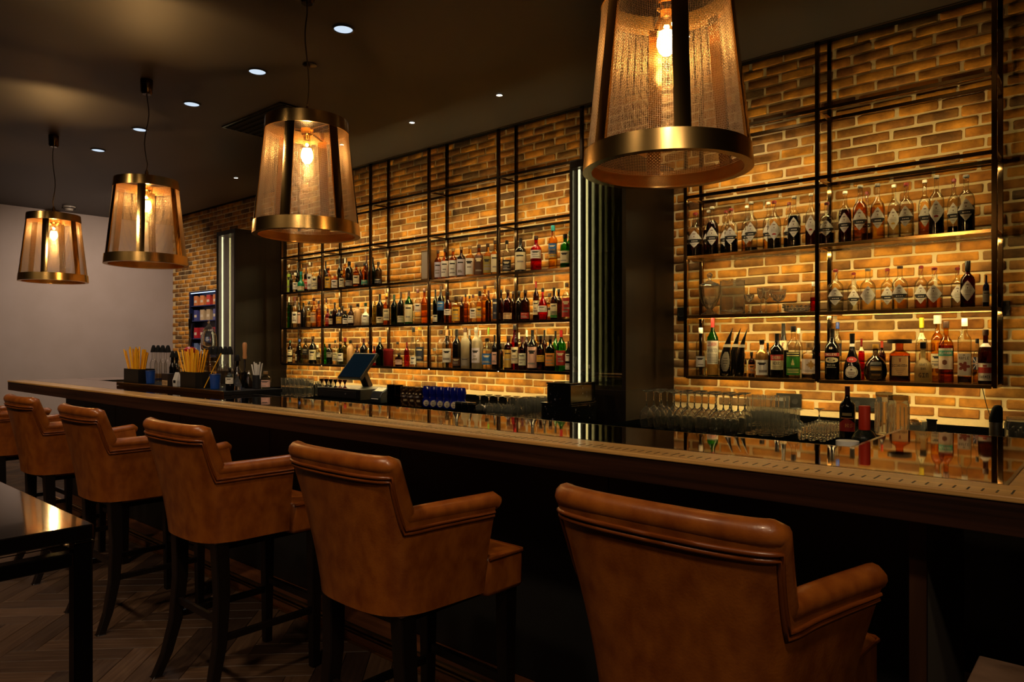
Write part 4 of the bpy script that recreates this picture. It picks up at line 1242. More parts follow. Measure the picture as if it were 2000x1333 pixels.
rec('right', 0, 1908.5, 661.8, 17, BACK, 'spirit', 'clear', 'bk', [('G', '', 0.30, 0.58, g, P_('8c1a2a', '1a2040', 'd8d0c8'), 2.4)], say='clear black-capped bottle with flag-pattern label', liq=('gold', .6))
g = grid(30, 34); g[7:17, :] = 1; text(g, 'KARMER', 21, 2); g[3:6, 13:21] = 1
rec('right', 0, 1925, 644, 31, FRONT, 'spirit', 'brown', 'br', [('G', '', 0.06, 0.38, g, P_('d9cdb8', 'b03422', '2a2018'), 2.1), ('B', 'white', 0.68, 0.75)], say='brown bottle with white label and red band, at right end', liq=('pale', .1))

# keep neighbours of one row from touching
for key in set((d['rack'], d['shelf'], d['Y']) for d in RECS):
    row = sorted([d for d in RECS if (d['rack'], d['shelf'], d['Y']) == key], key=lambda d: d['X'])
    for a, b in zip(row[:-1], row[1:]):
        gap = b['X'] - a['X'] - a['r'] - b['r'] - 0.001
        if gap < 0:
            s = min((b['X'] - a['X'] - 0.001) / (a['r'] + b['r']), 1)
            s = max(s, 0.78); a['r'] *= s; b['r'] *= s
    for _ in range(30):
        for a, b in zip(row[:-1], row[1:]):
            gap = b['X'] - a['X'] - a['r'] - b['r'] - 0.0015
            if gap < 0: a['X'] += gap / 2; b['X'] -= gap / 2
SN = {0: 'lower', 1: 'middle', 2: 'upper'}
for side in ('left', 'right'):
    for sh in (2, 1, 0):
        row = sorted([d for d in RECS if d['rack'] == side and d['shelf'] == sh], key=lambda d: G(0) * 0 + math.atan2(d['X'], d['Y']))
        for i, d in enumerate(row):
            where = "%s from left on %s rack's %s shelf" % (ordinal(i), side, SN[sh])
            if d.get('say'): lb = d['say']
            elif d['lab'] and d['lab'][0][0] == 'D':
                lk = {'band': 'diamond label', 'spot': 'red-spotted diamond label', 'dot': 'yellow-dotted diamond label', 'plain': 'plain diamond label'}[d['lab'][0][1]]
                lb = '%s bottle with %s, %s' % (CP[d['cap']][0], lk, where)
            else:
                lab = d['lab'][0][1] if d['lab'] else None
                lb = '%s %s bottle%s, %s' % (CP[d['cap']][0], GL[d['glass']][0], (' with %s label' % LWORD.get(lab, lab)) if lab else '', where)
                if len(lb.split()) > 16: lb = lb.replace(' glass bottle', ' bottle')
            build_bottle(d, lb, "bottles on the %s rack's %s shelf" % (side, SN[sh]))

# horn-shaped bottles, gift box, canister
def horn(px, ytop, wpx, Y, label, lab):
    X = G(px) * Y; t_ = depth(px, Y); z0 = LV[0] + 0.0008; h = H - (ytop - 675) / F * t_ - z0; r = 0.5 * wpx * t_ / F / 1.1
    t = thing('horn_bottle', label, 'bottle', (X, Y, z0), 0, 'black horn-shaped bottles')
    pr = [(0.75, 0), (0.92, 0.03), (1, 0.18), (0.96, 0.34), (0.78, 0.50), (0.52, 0.66), (0.30, 0.80), (0.14, 0.92), (0.03, 1.0)]
    bend = lambda z: (0.055 * (z / h) ** 2.6 - 0.004, 0)
    MB().lathe([(a * r, b * h) for a, b in pr], n=20, bend=bend).build('glass_body', GL['black'][1], t, 60)
    face = math.atan2(-Y, -X)
    m_ = MB(); g = -np.ones((24, 18), int)
    for a in range(24):
        for b in range(18):
            q = ((b - 8.5) / 9) ** 2 + ((a - 12) / 12) ** 2
            if q < 1: g[a, b] = 0
    g[8, 5:13] = 1; g[11, 4:14] = 1; g[14, 5:13] = 1; g[17, 7:11] = 1
    rf = lambda z: np.interp(z / h, [b for a, b in pr], [a for a, b in pr]) * r + 0.002
    if lab:
        wrap_label(m_, g, rf, 0.10 * h, 0.52 * h, face, 1.5); m_.v = [(v[0] + bend(v[2])[0], v[1], v[2]) for v in m_.v]
        m_.build('label', [mat('horn_label', '7d7464', 0.4, 0.4), mat('ink_3a3020', '3a3020', 0.5)], t)
    m_ = MB().lathe([(rf(0.60 * h) + 0.001, 0.60 * h), (rf(0.66 * h) + 0.001, 0.66 * h)], n=20, bend=bend, cap=False)
    m_.build('neck_band', mat('horn_band', 'a89e8c', 0.4, 0.4), t, 40)
horn(1417, 641, 25, FRONT, 'black curved horn-shaped bottle with oval grey label, leftmost of the three', True)
horn(1433, 641, 21, BACK + 0.01, 'black curved horn-shaped bottle without visible label, middle of the three', False)
horn(1446, 641.5, 19, FRONT + 0.01, 'black curved horn-shaped bottle, rightmost of the three', False)
t = thing('gift_box', 'wooden gift box with pale window panel on the left rack upper shelf', 'box', (-4.965, 4.505, LV[2] + 0.0008))
MB().box(-0.065, 0.065, -0.05, 0.05, 0, 0.285).build('box_body', mat('box_wood', '8a6030', 0.5, noise=((20, 20, 3), '75501f', 0.3, 0.7)), t, bevel=0.003)
MB().box(-0.050, 0.050, -0.0545, -0.0502, 0.015, 0.265).build('window_panel', mat('box_panel', 'a0958a', 0.3, 0.3), t)
MB().box(-0.060, 0.060, -0.056, -0.0502, 0.268, 0.278).box(-0.060, 0.060, -0.056, -0.0502, 0.004, 0.0145).build('moulding', mat('box_mould', '5c3c1a', 0.5), t)
X_, Z_ = XZ(757, 686, 4.49)
t = thing('canister', 'deep red round canister on the left rack lower shelf', 'canister', (X_, 4.50, LV[0] + 0.0008))
MB().lathe([(0.050, 0), (0.052, 0.004), (0.052, 0.150)], n=24).build('body', mat('can_red', '5e0f10', 0.25), t, 40)
MB().lathe([(0.053, 0.1502), (0.053, 0.165), (0.045, 0.170), (0.0005, 0.170)], n=24).build('lid', mat('can_red2', '6e1413', 0.3), t, 40)

# ------------------------------------------------------------------ glassware on the right rack
ZS = LV[1] + 0.0008
def gthing(name, label, cat, px, Y, z, group=None): return thing(name, label, cat, (G(px) * Y, Y, z), 0, group)
t = gthing('lidded_jar', 'lidded pressed-glass punch jar on a foot, left end of right rack', 'jar', 1386, 4.50, ZS)
MB().lathe([(0.055, 0), (0.058, 0.006), (0.03, 0.02), (0.016, 0.035), (0.022, 0.05), (0.045, 0.075), (0.062, 0.11), (0.070, 0.16), (0.073, 0.195), (0.068, 0.195), (0.064, 0.16), (0.055, 0.11), (0.03, 0.08), (0.0005, 0.07)], n=24).build('bowl', gmat('pressed_glass', (0.92, 0.90, 0.84), 0.35, 0.5, 0.28, 0.16), t, 40)
for k in range(10):
    a = k * math.pi / 5
    MB().tube([(0.020 * math.cos(a), 0.020 * math.sin(a), 0.045), (0.052 * math.cos(a), 0.052 * math.sin(a), 0.085), (0.068 * math.cos(a + .2), 0.068 * math.sin(a + .2), 0.125)], 0.0035, 5).build('cut_rib', M_glassw, t)
MB().lathe([(0.074, 0.196), (0.06, 0.212), (0.03, 0.225), (0.010, 0.235), (0.008, 0.25), (0.018, 0.262), (0.020, 0.275), (0.010, 0.287), (0.0005, 0.289)], n=24).build('lid', M_glassw, t, 40)
t = gthing('glass_jar', 'large clear glass jar with wavy rim beside the lidded punch jar', 'jar', 1430.5, 4.51, ZS)
MB().lathe([(0.074, 0), (0.080, 0.008), (0.081, 0.10), (0.078, 0.17), (0.080, 0.225), (0.077, 0.225), (0.075, 0.17), (0.077, 0.10), (0.073, 0.03), (0.0005, 0.022)], n=32).build('jar_body', M_glassw, t, 40)
pts = [(0.0785 * math.cos(i / 48 * 6.2832), 0.0785 * math.sin(i / 48 * 6.2832), 0.212 + 0.012 * abs(math.sin(i / 48 * math.pi * 8))) for i in range(48)]
MB().tube(pts, 0.0025, 6, closed=True).build('wavy_rim', M_glassw, t, 60)
def stemglass(name, label, px, Y, bowl, h, foot, z=ZS, group=None, flip=False):
    t = gthing(name, label, 'glass', px, Y, z, group)
    P = [(foot, 0), (foot, 0.002), (0.006, 0.010), (0.0035, 0.02)]
    zb = bowl[0][1]
    P += [(0.0035, zb - 0.004)]
    if flip:
        f = lambda q: [(r, h - zz) for r, zz in reversed(q)]
    else: f = lambda q: q
    MB().lathe(f(P), n=16, cap=True).build('stem', M_glassw, t, 50)
    MB().lathe(f(bowl), n=20, cap=False).build('bowl', M_glassw, t, 50)
    return t
stemglass('coupe_glass', 'small stemmed coupe glass right of the big glass jar', 1463, 4.50, [(0.003, 0.075), (0.022, 0.09), (0.031, 0.108), (0.033, 0.125), (0.031, 0.125), (0.02, 0.094), (0.0005, 0.082)], 0.125, 0.026)
stemglass('flute_glass', 'slender stemmed cordial glass, left of the pair at shelf centre', 1486, 4.48, [(0.003, 0.09), (0.016, 0.105), (0.022, 0.13), (0.024, 0.165), (0.022, 0.165), (0.014, 0.11), (0.0005, 0.098)], 0.165, 0.024)
stemglass('flute_glass', 'slender stemmed cordial glass, right of the pair at shelf centre', 1496, 4.56, [(0.003, 0.09), (0.016, 0.105), (0.022, 0.13), (0.024, 0.165), (0.022, 0.165), (0.014, 0.11), (0.0005, 0.098)], 0.165, 0.024)
g_ = stemglass('cut_goblet', 'wide cut-crystal goblet on a short stem', 1519.6, 4.50, [(0.004, 0.070), (0.03, 0.085), (0.044, 0.11), (0.050, 0.15), (0.047, 0.15), (0.04, 0.112), (0.0005, 0.078)], 0.15, 0.032)
for k in range(12):
    a = k * math.pi / 6
    MB().tube([(0.012 * math.cos(a), 0.012 * math.sin(a), 0.076), (0.032 * math.cos(a), 0.032 * math.sin(a), 0.085), (0.046 * math.cos(a), 0.046 * math.sin(a), 0.112)], 0.003, 5).build('cut_rib', M_glassw, g_)
t = gthing('crystal_bowl', 'low cut-crystal bowl right of the goblet', 'bowl', 1556, 4.52, ZS)
MB().lathe([(0.04, 0), (0.065, 0.008), (0.078, 0.03), (0.086, 0.055), (0.082, 0.055), (0.073, 0.03), (0.058, 0.014), (0.0005, 0.012)], n=24).build('bowl', M_glassw, t, 40)
m_ = MB()
for k in range(18):
    a = k * math.pi / 9
    for (r, z) in ((0.070, 0.018), (0.080, 0.036)):
        aa = a + (0.17 if z > .02 else 0)
        m_.lathe([(0.0005, -0.008), (0.009, 0), (0.0005, 0.008)], r * math.cos(aa), r * math.sin(aa), z, n=4)
m_.build('cut_facets', M_glassw, t)

# ------------------------------------------------------------------ glasses on the back counter
ZM = ZB + 0.0045
def lathe_mesh(name, prof, m, n=16): return MB().lathe(prof, n=n, cap=False).mesh(name, m, 50)
WG = lathe_mesh('wine_glass', [(0.0005, 0.127), (0.006, 0.124), (0.0205, 0.111), (0.0365, 0.091), (0.0416, 0.065), (0.0396, 0.035), (0.0328, 0.0005), (0.034, 0), (0.041, 0.035), (0.043, 0.065), (0.038, 0.092), (0.022, 0.113), (0.007, 0.126), (0.004, 0.14), (0.0036, 0.19), (0.007, 0.213), (0.036, 0.2215), (0.036, 0.2235), (0.0005, 0.2245)], M_glassw)
HBG = lathe_mesh('highball_glass', [(0.0005, 0.004), (0.029, 0.004), (0.030, 0), (0.033, 0.002), (0.035, 0.137), (0.0335, 0.137), (0.031, 0.012), (0.0005, 0.010)], M_glassw)
TUM = lathe_mesh('tumbler_glass', [(0.0005, 0.003), (0.030, 0.003), (0.031, 0), (0.034, 0.002), (0.038, 0.088), (0.0362, 0.088), (0.032, 0.014), (0.0005, 0.012)], M_glassw)
SHT = lathe_mesh('shot_glass', [(0.0005, 0.003), (0.017, 0), (0.019, 0.002), (0.024, 0.075), (0.0225, 0.075), (0.0185, 0.016), (0.0005, 0.014)], M_glassw, 12)
PIL = lathe_mesh('tall_glass', [(0.0005, 0.004), (0.028, 0), (0.031, 0.002), (0.036, 0.19), (0.0345, 0.19), (0.030, 0.014), (0.0005, 0.012)], M_glassw)
BRT = lathe_mesh('brown_tumbler', [(0.0005, 0.003), (0.030, 0), (0.033, 0.002), (0.037, 0.085), (0.035, 0.085), (0.031, 0.012), (0.0005, 0.010)], gmat('tumbler_brown', (0.16, 0.06, 0.03), 0.4, 0.7))
CPE = lathe_mesh('coupe_glass', [(0.046, 0), (0.044, 0.018), (0.032, 0.04), (0.012, 0.052), (0.004, 0.06), (0.0035, 0.10), (0.010, 0.114), (0.030, 0.119), (0.030, 0.121), (0.0005, 0.121)], M_glassw)
def put(me, x, y, z, label, group, cat='glass'):
    o = bpy.data.objects.new(me.name, me); COL.objects.link(o); o.location = (x, y, z); o.rotation_euler = (0, 0, R.uniform(0, 6))
    return tag(o, label, cat, group)
x0 = G(1263) * 3.76
for j in range(3):
    for i in range(7):
        put(WG, x0 + i * 0.0895 + R.uniform(-.001, .001), 3.76 + j * 0.0895, ZM, 'upturned wine glass, %s from left in the %s row on the mat' % (ORD[i], ('front', 'middle', 'back')[j]), 'upturned wine glasses')
x0 = G(1467) * 3.84
for j in range(4):
    for i in range(3):
        put(HBG, x0 + i * 0.075, 3.84 + j * 0.078, ZM, 'highball glass, %s from left in the %s row beside upturned wine glasses' % (ORD[i], ORD[j]), 'highball glasses')
for j in range(2):
    for i in range(3):
        put(PIL, G(1470) * 4.22 + i * 0.08, 4.22 + j * 0.08, ZM, 'tall clear glass, %s from left in the %s row by the wall socket' % (ORD[i], ('front', 'back')[j]), 'tall glasses')
for j in range(7):
    for i in range(3):
        put(SHT, G(1566) * 3.80 + i * 0.052, 3.80 + j * 0.056, ZM, 'shot glass, %s from left in the %s row left of the black bottle' % (ORD[i], ORD[j]), 'shot glasses in rows')
for i, (px, Y) in enumerate(((1556, 4.30), (1600, 4.36))):
    put(CPE, G(px) * Y, Y, ZM, 'upturned coupe glass behind the shot glasses, %s of two' % ('left', 'right')[i], 'upturned coupe glasses')
DSH = lathe_mesh('glass_dish', [(0.0005, 0.002), (0.035, 0), (0.045, 0.012), (0.043, 0.012), (0.034, 0.004), (0.0005, 0.004)], M_glassw)
for i in range(4): put(DSH, G(1500) * 3.86 + i * 0.02, 3.86 + i * 0.095, ZM, 'small glass dish, %s from the front in the line before the shot glasses' % ORD[i], 'glass dishes', 'dish')
g = grid(30, 34, -1)
for r in range(12, 30):
    w_ = int(17 - max(0, 18 - r) * 2.2)
    if w_ > 0: g[r, 17 - w_:17 + w_] = 0
g[4:8, 8:26] = 2; text(g, 'JKS', 19, 1, 1, None, 2)
g[11, 5:29] = 1
build_bottle(dict(X=G(1655) * 3.97, Y=3.97, z=ZM, h=0.280, r=0.039, typ='wine', glass='black', cap='dr', capf=0.16, lab=[('G', '', 0.16, 0.56, g, P_('8c1d14', 'c07a3a', '8a7a50'), 2.3)]),
             'black bottle with red flame-like label on the back counter', None)
MATS['ink_0']= M_black
# speed rail behind the counter
t = thing('speed_rail', 'steel bottle rail hung behind the counter edge', 'bottle rail', (0, 0, 0))
MB().box(-1.25, -0.63, 2.25, 2.64, H - 0.507, H - 0.50).box(-1.25, -0.63, 2.634, 2.64, H - 0.50, H - 0.43).box(-1.25, -0.63, 2.25, 2.256, H - 0.50, H - 0.43).build('trough', mat('rail_dark', '2a2826', 0.35, 0.8), t)
build_bottle(dict(X=-0.665, Y=2.55, z=H - 0.4995, h=0.298, r=0.041, typ='spirit', glass='clear', cap='rd2', capf=0.27, wide=1.12, lab=[]), 'clear bottle with long red and orange cap behind the counter corner', None) if CP.setdefault('rd2', ('red-capped', 'b5301a', 0.35)) else None
t = gthing('jar', 'black jar with white lid just behind the counter edge', 'jar', 1655, 2.33, H - 0.4995)
MB().lathe([(0.030, 0), (0.032, 0.003), (0.032, 0.19)], n=20).build('body', M_blackgl, t, 40)
MB().lathe([(0.033, 0.1902), (0.033, 0.204), (0.0005, 0.205)], n=20).build('lid', M_white, t, 40)
for px, Y, r, h, lb in ((1754, 4.08, 0.052, 0.235, 'large ribbed glass storage jar right of the red-capped bottle'), (1727, 4.30, 0.045, 0.235, 'smaller glass storage jar behind the large ribbed jar')):
    t = gthing('storage_jar', lb, 'jar', px, Y, ZM)
    P = [(r * 0.92, 0), (r, 0.006), (r, h * 0.80), (r * 0.93, h * 0.86), (r * 0.90, h * 0.90), (r * 0.86, h * 0.90), (r * 0.9, h * 0.78), (r * 0.93, 0.012), (0.0005, 0.010)]
    MB().lathe(P, n=28).build('jar_body', M_glassw, t, 40)
    MB().lathe([(r * 0.93, h * 0.902), (r * 0.96, h * 0.93), (r * 0.94, h), (r * 0.6, h * 1.01), (0.0005, h)], n=28).build('lid', gmat('jar_lid', (0.5, 0.46, 0.4), 0.5, 0.9), t, 40)
    m_ = MB()
    for k in range(16):
        a = k * math.pi / 8
        m_.tube([((r + .001) * math.cos(a), (r + .001) * math.sin(a), 0.02), ((r + .001) * math.cos(a), (r + .001) * math.sin(a), h * 0.76)], 0.0022, 5)
    m_.build('ribs', M_glassw, t)
t = gthing('glass_bowl', 'shallow glass bowl of peel against the wall right of the jars', 'bowl', 1785, 4.33, ZM)
MB().lathe([(0.03, 0), (0.045, 0.01), (0.06, 0.05), (0.065, 0.085), (0.062, 0.085), (0.056, 0.05), (0.04, 0.014), (0.0005, 0.012)], n=20).build('bowl', M_glassw, t, 40)
pm = mat('peel', 'b98a3c', 0.6)
for k in range(9):
    a = R.uniform(0, 6.28); r = R.uniform(0.01, 0.036)
    MB().tube([(r * math.cos(a + q * .7), r * math.sin(a + q * .7), 0.07 + 0.012 * math.sin(k + q) + k * 0.002) for q in range(5)], 0.006, 6).build('peel', pm, t, 60)
# bar tools
def strainer(px, Y, rz, label):
    t = gthing('cocktail_strainer', label, 'strainer', px, Y, ZM); t.rotation_euler = (0, 0, rz)
    MB().lathe([(0.0005, 0.030), (0.036, 0.030), (0.044, 0.032), (0.044, 0.034), (0.036, 0.033), (0.0005, 0.033)], n=24).build('plate', M_chrome, t, 40)
    pts = []
    for k in range(190):
        a = k / 190 * 6.283; b = k * 0.9
        pts.append(((0.043 + 0.007 * math.cos(b)) * math.cos(a), (0.043 + 0.007 * math.cos(b)) * math.sin(a), 0.022 + 0.009 * math.sin(b)))
    MB().tube(pts, 0.0014, 4).build('coil_spring', M_chrome, t)
    MB().bar((0.04, 0, 0.033), (0.14, 0, 0.045), 0.018, 0.003).build('handle', M_chrome, t)
    for q in (-1, 1): MB().bar((0, q * 0.044, 0.032), (0.008, q * 0.060, 0.032), 0.014, 0.003).build('ear', M_chrome, t)
strainer(1836, 3.98, 2.5, 'steel coil-spring strainer lying at left of the black press')
strainer(1862, 4.10, 2.0, 'steel coil-spring strainer nearest the black press')
t = gthing('bar_scoop', 'square-ended steel bar scoop leaning up by the strainers', 'scoop', 1820, 4.15, ZM)
MB().box(-0.022, 0.022, -0.004, 0.004, 0.05, 0.11).build('blade', M_chrome, t, bevel=0.002)
MB().bar((0.0, 0, 0.05), (0.035, 0.01, 0.001), 0.012, 0.006).build('handle', M_black, t)
MB().box(-0.024, 0.024, -0.007, 0.007, 0.108, 0.116).build('edge_guard', M_black, t)
t = gthing('citrus_press', 'black domed citrus press at right on the back counter', 'press', 1903, 3.98, ZM)
MB().lathe([(0.065, 0), (0.066, 0.012), (0.060, 0.03), (0.042, 0.048), (0.015, 0.056), (0.0005, 0.057)], n=24).build('dome', M_blackgl, t, 50)
MB().bar((0.055, 0, 0.016), (0.17, -0.02, 0.020), 0.022, 0.012).build('handle', M_blackgl, t, bevel=0.003)
MB().lathe([(0.067, 0.001), (0.069, 0.006), (0.067, 0.011)], n=24, cap=False).build('steel_rim', M_chrome, t, 40)
t = gthing('pouring_flask', 'grey steel flask with slanted black spout top', 'flask', 1945, 3.88, ZM)
MB().lathe([(0.025, 0), (0.026, 0.003), (0.026, 0.145)], n=20).build('body', mat('flask_steel', (0.45, 0.42, 0.36), 0.3, 1.0), t, 40)
MB().lathe([(0.027, 0.1452), (0.027, 0.165), (0.025, 0.18), (0.020, 0.21), (0.012, 0.222), (0.0005, 0.224)], n=20, bend=lambda z: (0.008 * max(0, (z - 0.165) / 0.06), 0)).build('spout', M_black, t, 50)
t = gthing('napkin_jar', 'glass jar packed with white paper at the right edge', 'jar', 1990, 3.80, ZM)
MB().lathe([(0.048, 0), (0.052, 0.005), (0.053, 0.15), (0.045, 0.17), (0.045, 0.18), (0.043, 0.18), (0.05, 0.15), (0.049, 0.008), (0.0005, 0.006)], n=24).build('jar_body', M_glassw, t, 40)
m_ = MB()
for k in range(7): m_.box(-0.034 + k * 0.0095, -0.027 + k * 0.0095, -0.030, 0.030, 0.009, 0.125 + 0.012 * math.sin(k * 2.1))
m_.build('paper', mat('paper_white', 'd6cfc4', 0.7), t)
t = thing('cable', 'thin dark cable hanging from the right rack down to the counter', 'cable', (0, 0, 0))
xa, za = XZ(1918, 752, 4.66); xb, zb_ = XZ(1944, 832, 4.62)
MB().tube([(xa, 4.655, LV[0] - 0.02), ((xa + xb) / 2 - 0.01, 4.648, (LV[0] + ZB) / 2 + 0.02), (xb, 4.63, ZB + 0.03), (xb + 0.02, 4.58, ZM + 0.003)], 0.002, 5).build('wire', M_black, t)
# sockets
def socket(px0, px1, y0, y1, label, gang):
    Y = WY - 0.0075; x0 = G(px0) * Y; x1 = G(px1) * Y; pm_ = (px0 + px1) / 2
    z1 = XZ(pm_, y0, Y)[1]; z0 = XZ(pm_, y1, Y)[1]
    t = thing('wall_socket', label, 'socket', ((x0 + x1) / 2, Y, (z0 + z1) / 2))
    w_, h_ = (x1 - x0) / 2, (z1 - z0) / 2
    MB().box(-w_, w_, -0.012, 0, -h_, h_).build('plate', mat('socket_black', '121211', 0.35), t, bevel=0.003)
    for k in range(gang):
        cx = -w_ + (k + 0.5) * 2 * w_ / gang
        o = MB().lathe([(0.022, 0), (0.022, 0.003), (0.018, 0.003), (0.017, 0.0008), (0.0005, 0.0008)], n=16).build('outlet', mat('socket_in', '0a0a0a', 0.5), t, 40)
        o.location = (cx, -0.0121, 0); o.rotation_euler = (math.pi / 2, 0, 0)
    return t
t = socket(1517, 1566, 769, 798, 'black double wall socket with a plug above the tall glasses', 2)
MB().box(-0.065, -0.01, -0.05, -0.0155, 0.0, 0.022).build('plug', M_white, t, bevel=0.003)
socket(1660, 1720, 777, 804, 'black double wall socket behind the black and red-capped bottles', 2)
socket(1957, 1973, 588, 617, 'black wall switch box right of the right rack', 1)
socket(1324, 1338, 601, 627, 'black wall switch box left of the right rack', 1)
socket(1077, 1106, 751, 770, 'dark wall socket above the black stacked boxes', 2)

# ------------------------------------------------------------------ left half of the back counter
ZL = ZB + 0.0005
for tier in range(2):
    for j in range(2):
        for i in range(5):
            put(TUM, G(556) * 3.80 + i * 0.078, 3.80 + j * 0.085 , ZL + tier * 0.0885, 'clear tumbler, %s from left, %s row, %s tier of the stack left of the till' % (ORD[i], ('front', 'back')[j], ('lower', 'upper')[tier]), 'stacked tumblers')
for i in range(4): put(HBG, G(612) * 4.0 + i * 0.08 - 0.1, 4.02 + (i % 2) * 0.08, ZL, 'clear highball glass between the tumblers and the till, %s from left' % ORD[i], 'glasses by the till')
t = thing('cash_till', 'black till with tilted touch screen on the back counter', 'till', (-5.555, 4.08, ZL))
MB().box(-0.35, 0.33, -0.18, 0.22, 0, 0.10).build('drawer_case', mat('till_black', '0d0d0e', 0.3), t, bevel=0.005)
MB().box(-0.30, 0.28, -0.186, -0.1802, 0.015, 0.08).build('drawer_front', mat('till_black2', '151516', 0.35), t, bevel=0.003)
o = MB().lathe([(0.010, 0), (0.010, 0.004), (0.0005, 0.004)], n=12).build('lock', M_chrome, t, 40); o.location = (0.12, -0.187, 0.05); o.rotation_euler = (math.pi / 2, 0, 0)
b0, b1 = Vector((0, -0.07, 0.19)), Vector((0, 0.13, 0.425)); n_ = Vector((0, -0.235, 0.20)).normalized()
def slab(hw, e0, e1, d0, d1):
    vs = []
    for d in (d0, d1):
        for (sx, f) in ((-1, e0), (1, e0), (1, e1), (-1, e1)):
            p = b0.lerp(b1, f) + n_ * d; vs.append((p.x + sx * hw, p.y, p.z))
    return MB().add(vs, [(0, 3, 2, 1), (4, 5, 6, 7), (0, 1, 5, 4), (1, 2, 6, 5), (2, 3, 7, 6), (3, 0, 4, 7)])
sh_ = slab(0.180, 0, 1, -0.03, 0).build('screen_housing', mat('till_black', '0d0d0e', 0.3), t, bevel=0.003)
slab(0.165, 0.05, 0.95, 0.0002, 0.002).build('screen', mat('till_screen', '04101c', 0.08, emit=((0.01, 0.05, 0.10), 0.05)), sh_)
MB().bar((0, 0.08, 0.26), (0, 0.16, 0.1005), 0.10, 0.05).build('screen_stand', mat('till_stand', '1c0c0b', 0.3), t, bevel=0.004)
MINI = lambda c, nm: lathe_mesh('cocktail_shot', [(0.018, 0), (0.020, 0.003), (0.006, 0.014), (0.005, 0.03), (0.022, 0.075), (0.020, 0.075), (0.0005, 0.034)], gmat('mini_' + nm, c, 0.5, 0.8), 12)
for i, (c, nm, w_) in enumerate((((0.5, 0.4, 0.2), 'gold', 'golden'), ((0.12, 0.06, 0.25), 'purple', 'purple'), ((0.05, 0.04, 0.06), 'smoke', 'smoky'), ((0.06, 0.05, 0.05), 'dark', 'dark'), ((0.45, 0.2, 0.2), 'pink', 'pink'), ((0.35, 0.03, 0.08), 'red', 'red'))):
    put(MINI(c, nm), -5.90 + i * 0.075, 3.95, ZL + 0.1002, '%s small stemmed shot glass on the till drawer' % w_, 'stemmed shots on the till')
t = gthing('receipt_printer', 'grey rounded receipt printer right of the till', 'printer', 748, 3.90, ZL)
vs = [(-0.07, z, y) for y, z in ((0, -0.08), (0.05, -0.09), (0.10, -0.06), (0.13, 0.0), (0.13, 0.08), (0, 0.08))]
n = len(vs)
MB().add(vs + [(0.07, a[1], a[2]) for a in vs], [tuple(range(n - 1, -1, -1)), tuple(range(n, 2 * n))] + [(i, (i + 1) % n, n + (i + 1) % n, n + i) for i in range(n)]).build('case', mat('printer', '22262a', 0.25), t, bevel=0.008)
MB().box(-0.045, 0.045, -0.0935, -0.088, 0.035, 0.042).build('paper_slot', M_white, t)
for i in range(2):
    for tier in range(2):
        put(BRT, G(764 + i * 15) * 3.80, 3.80, ZL + tier * 0.0855, 'dark brown tumbler, %s of the %s pair right of the printer' % (('left', 'right')[i], ('lower', 'upper')[tier]), 'brown tumblers')
def tiki(px, Y, label):
    t = gthing('tiki_mug', label, 'mug', px, Y, ZL, 'brown carved mugs')
    P = [(0.033, 0), (0.037, 0.006), (0.036, 0.03), (0.039, 0.036), (0.037, 0.07), (0.041, 0.078), (0.037, 0.085), (0.036, 0.12), (0.040, 0.128), (0.037, 0.16), (0.034, 0.16), (0.032, 0.15), (0.0005, 0.14)]
    MB().lathe(P, n=18).build('mug_body', mat('tiki_brown', '2e1c10', 0.25, noise=((40, 40, 40), '7a5a36', 0.55, 0.7)), t, 50)
    f = math.atan2(-Y, -G(px) * Y)
    for da in (-0.45, 0.45):
        MB().lathe([(0.0005, -0.010), (0.011, 0), (0.0005, 0.010)], 0.037 * math.cos(f + da), 0.037 * math.sin(f + da), 0.105, n=8).build('eye', mat('tiki_pale', '9a8058', 0.3), t, 60)
    MB().box(-0.014, 0.014, -0.006, 0.006, -0.008, 0.008).build('mouth', mat('tiki_pale', '9a8058', 0.3), t, loc=(0.037 * math.cos(f), 0.037 * math.sin(f), 0.052)).rotation_euler = (0, 0, f + math.pi / 2)
for i, (px, Y) in enumerate(((791, 3.80), (804, 3.80), (817, 3.80))): tiki(px, Y, 'brown carved mug between brown tumblers and blue mugs, %s from left' % ORD[i])
def bluemug(px, Y, label):
    t = gthing('blue_mug', label, 'mug', px, Y, ZL, 'blue glazed mugs'); t.scale = (0.95, 0.95, 1)
    P = [(0.030, 0), (0.036, 0.005), (0.042, 0.03), (0.040, 0.06), (0.031, 0.082), (0.038, 0.105), (0.041, 0.13), (0.036, 0.155), (0.032, 0.172), (0.029, 0.172), (0.03, 0.15), (0.0005, 0.14)]
    MB().lathe(P, n=20).build('mug_body', mat('blue_glaze', '0c1466', 0.1, coat=0.5), t, 60)
    f = math.atan2(-Y, -G(px) * Y)
    m_ = MB(); gg = -np.ones((14, 14), int)
    for a in range(14):
        for b in range(14):
            if (a - 6.5) ** 2 + (b - 6.5) ** 2 < 46: gg[a, b] = 0
    gg[5, 4:10] = 1; gg[8, 5:9] = 1; gg[10, 5:9] = 1
    rf = lambda z: np.interp(z, [p[1] for p in P[:9]], [p[0] for p in P[:9]])
    wrap_label(m_, gg, rf, 0.012, 0.062, f - 0.2, 1.25)
    m_.build('pale_patch', [mat('mug_patch', 'b9aa8c', 0.4), mat('ink_3a3020', '3a3020', 0.5)], t)
for i, px in enumerate((834, 847.5, 861, 874.5, 888, 901.5)):
    Y = 3.84
    bluemug(px, Y, 'shiny blue glazed mug with pale round patch, %s from left' % ORD[i])
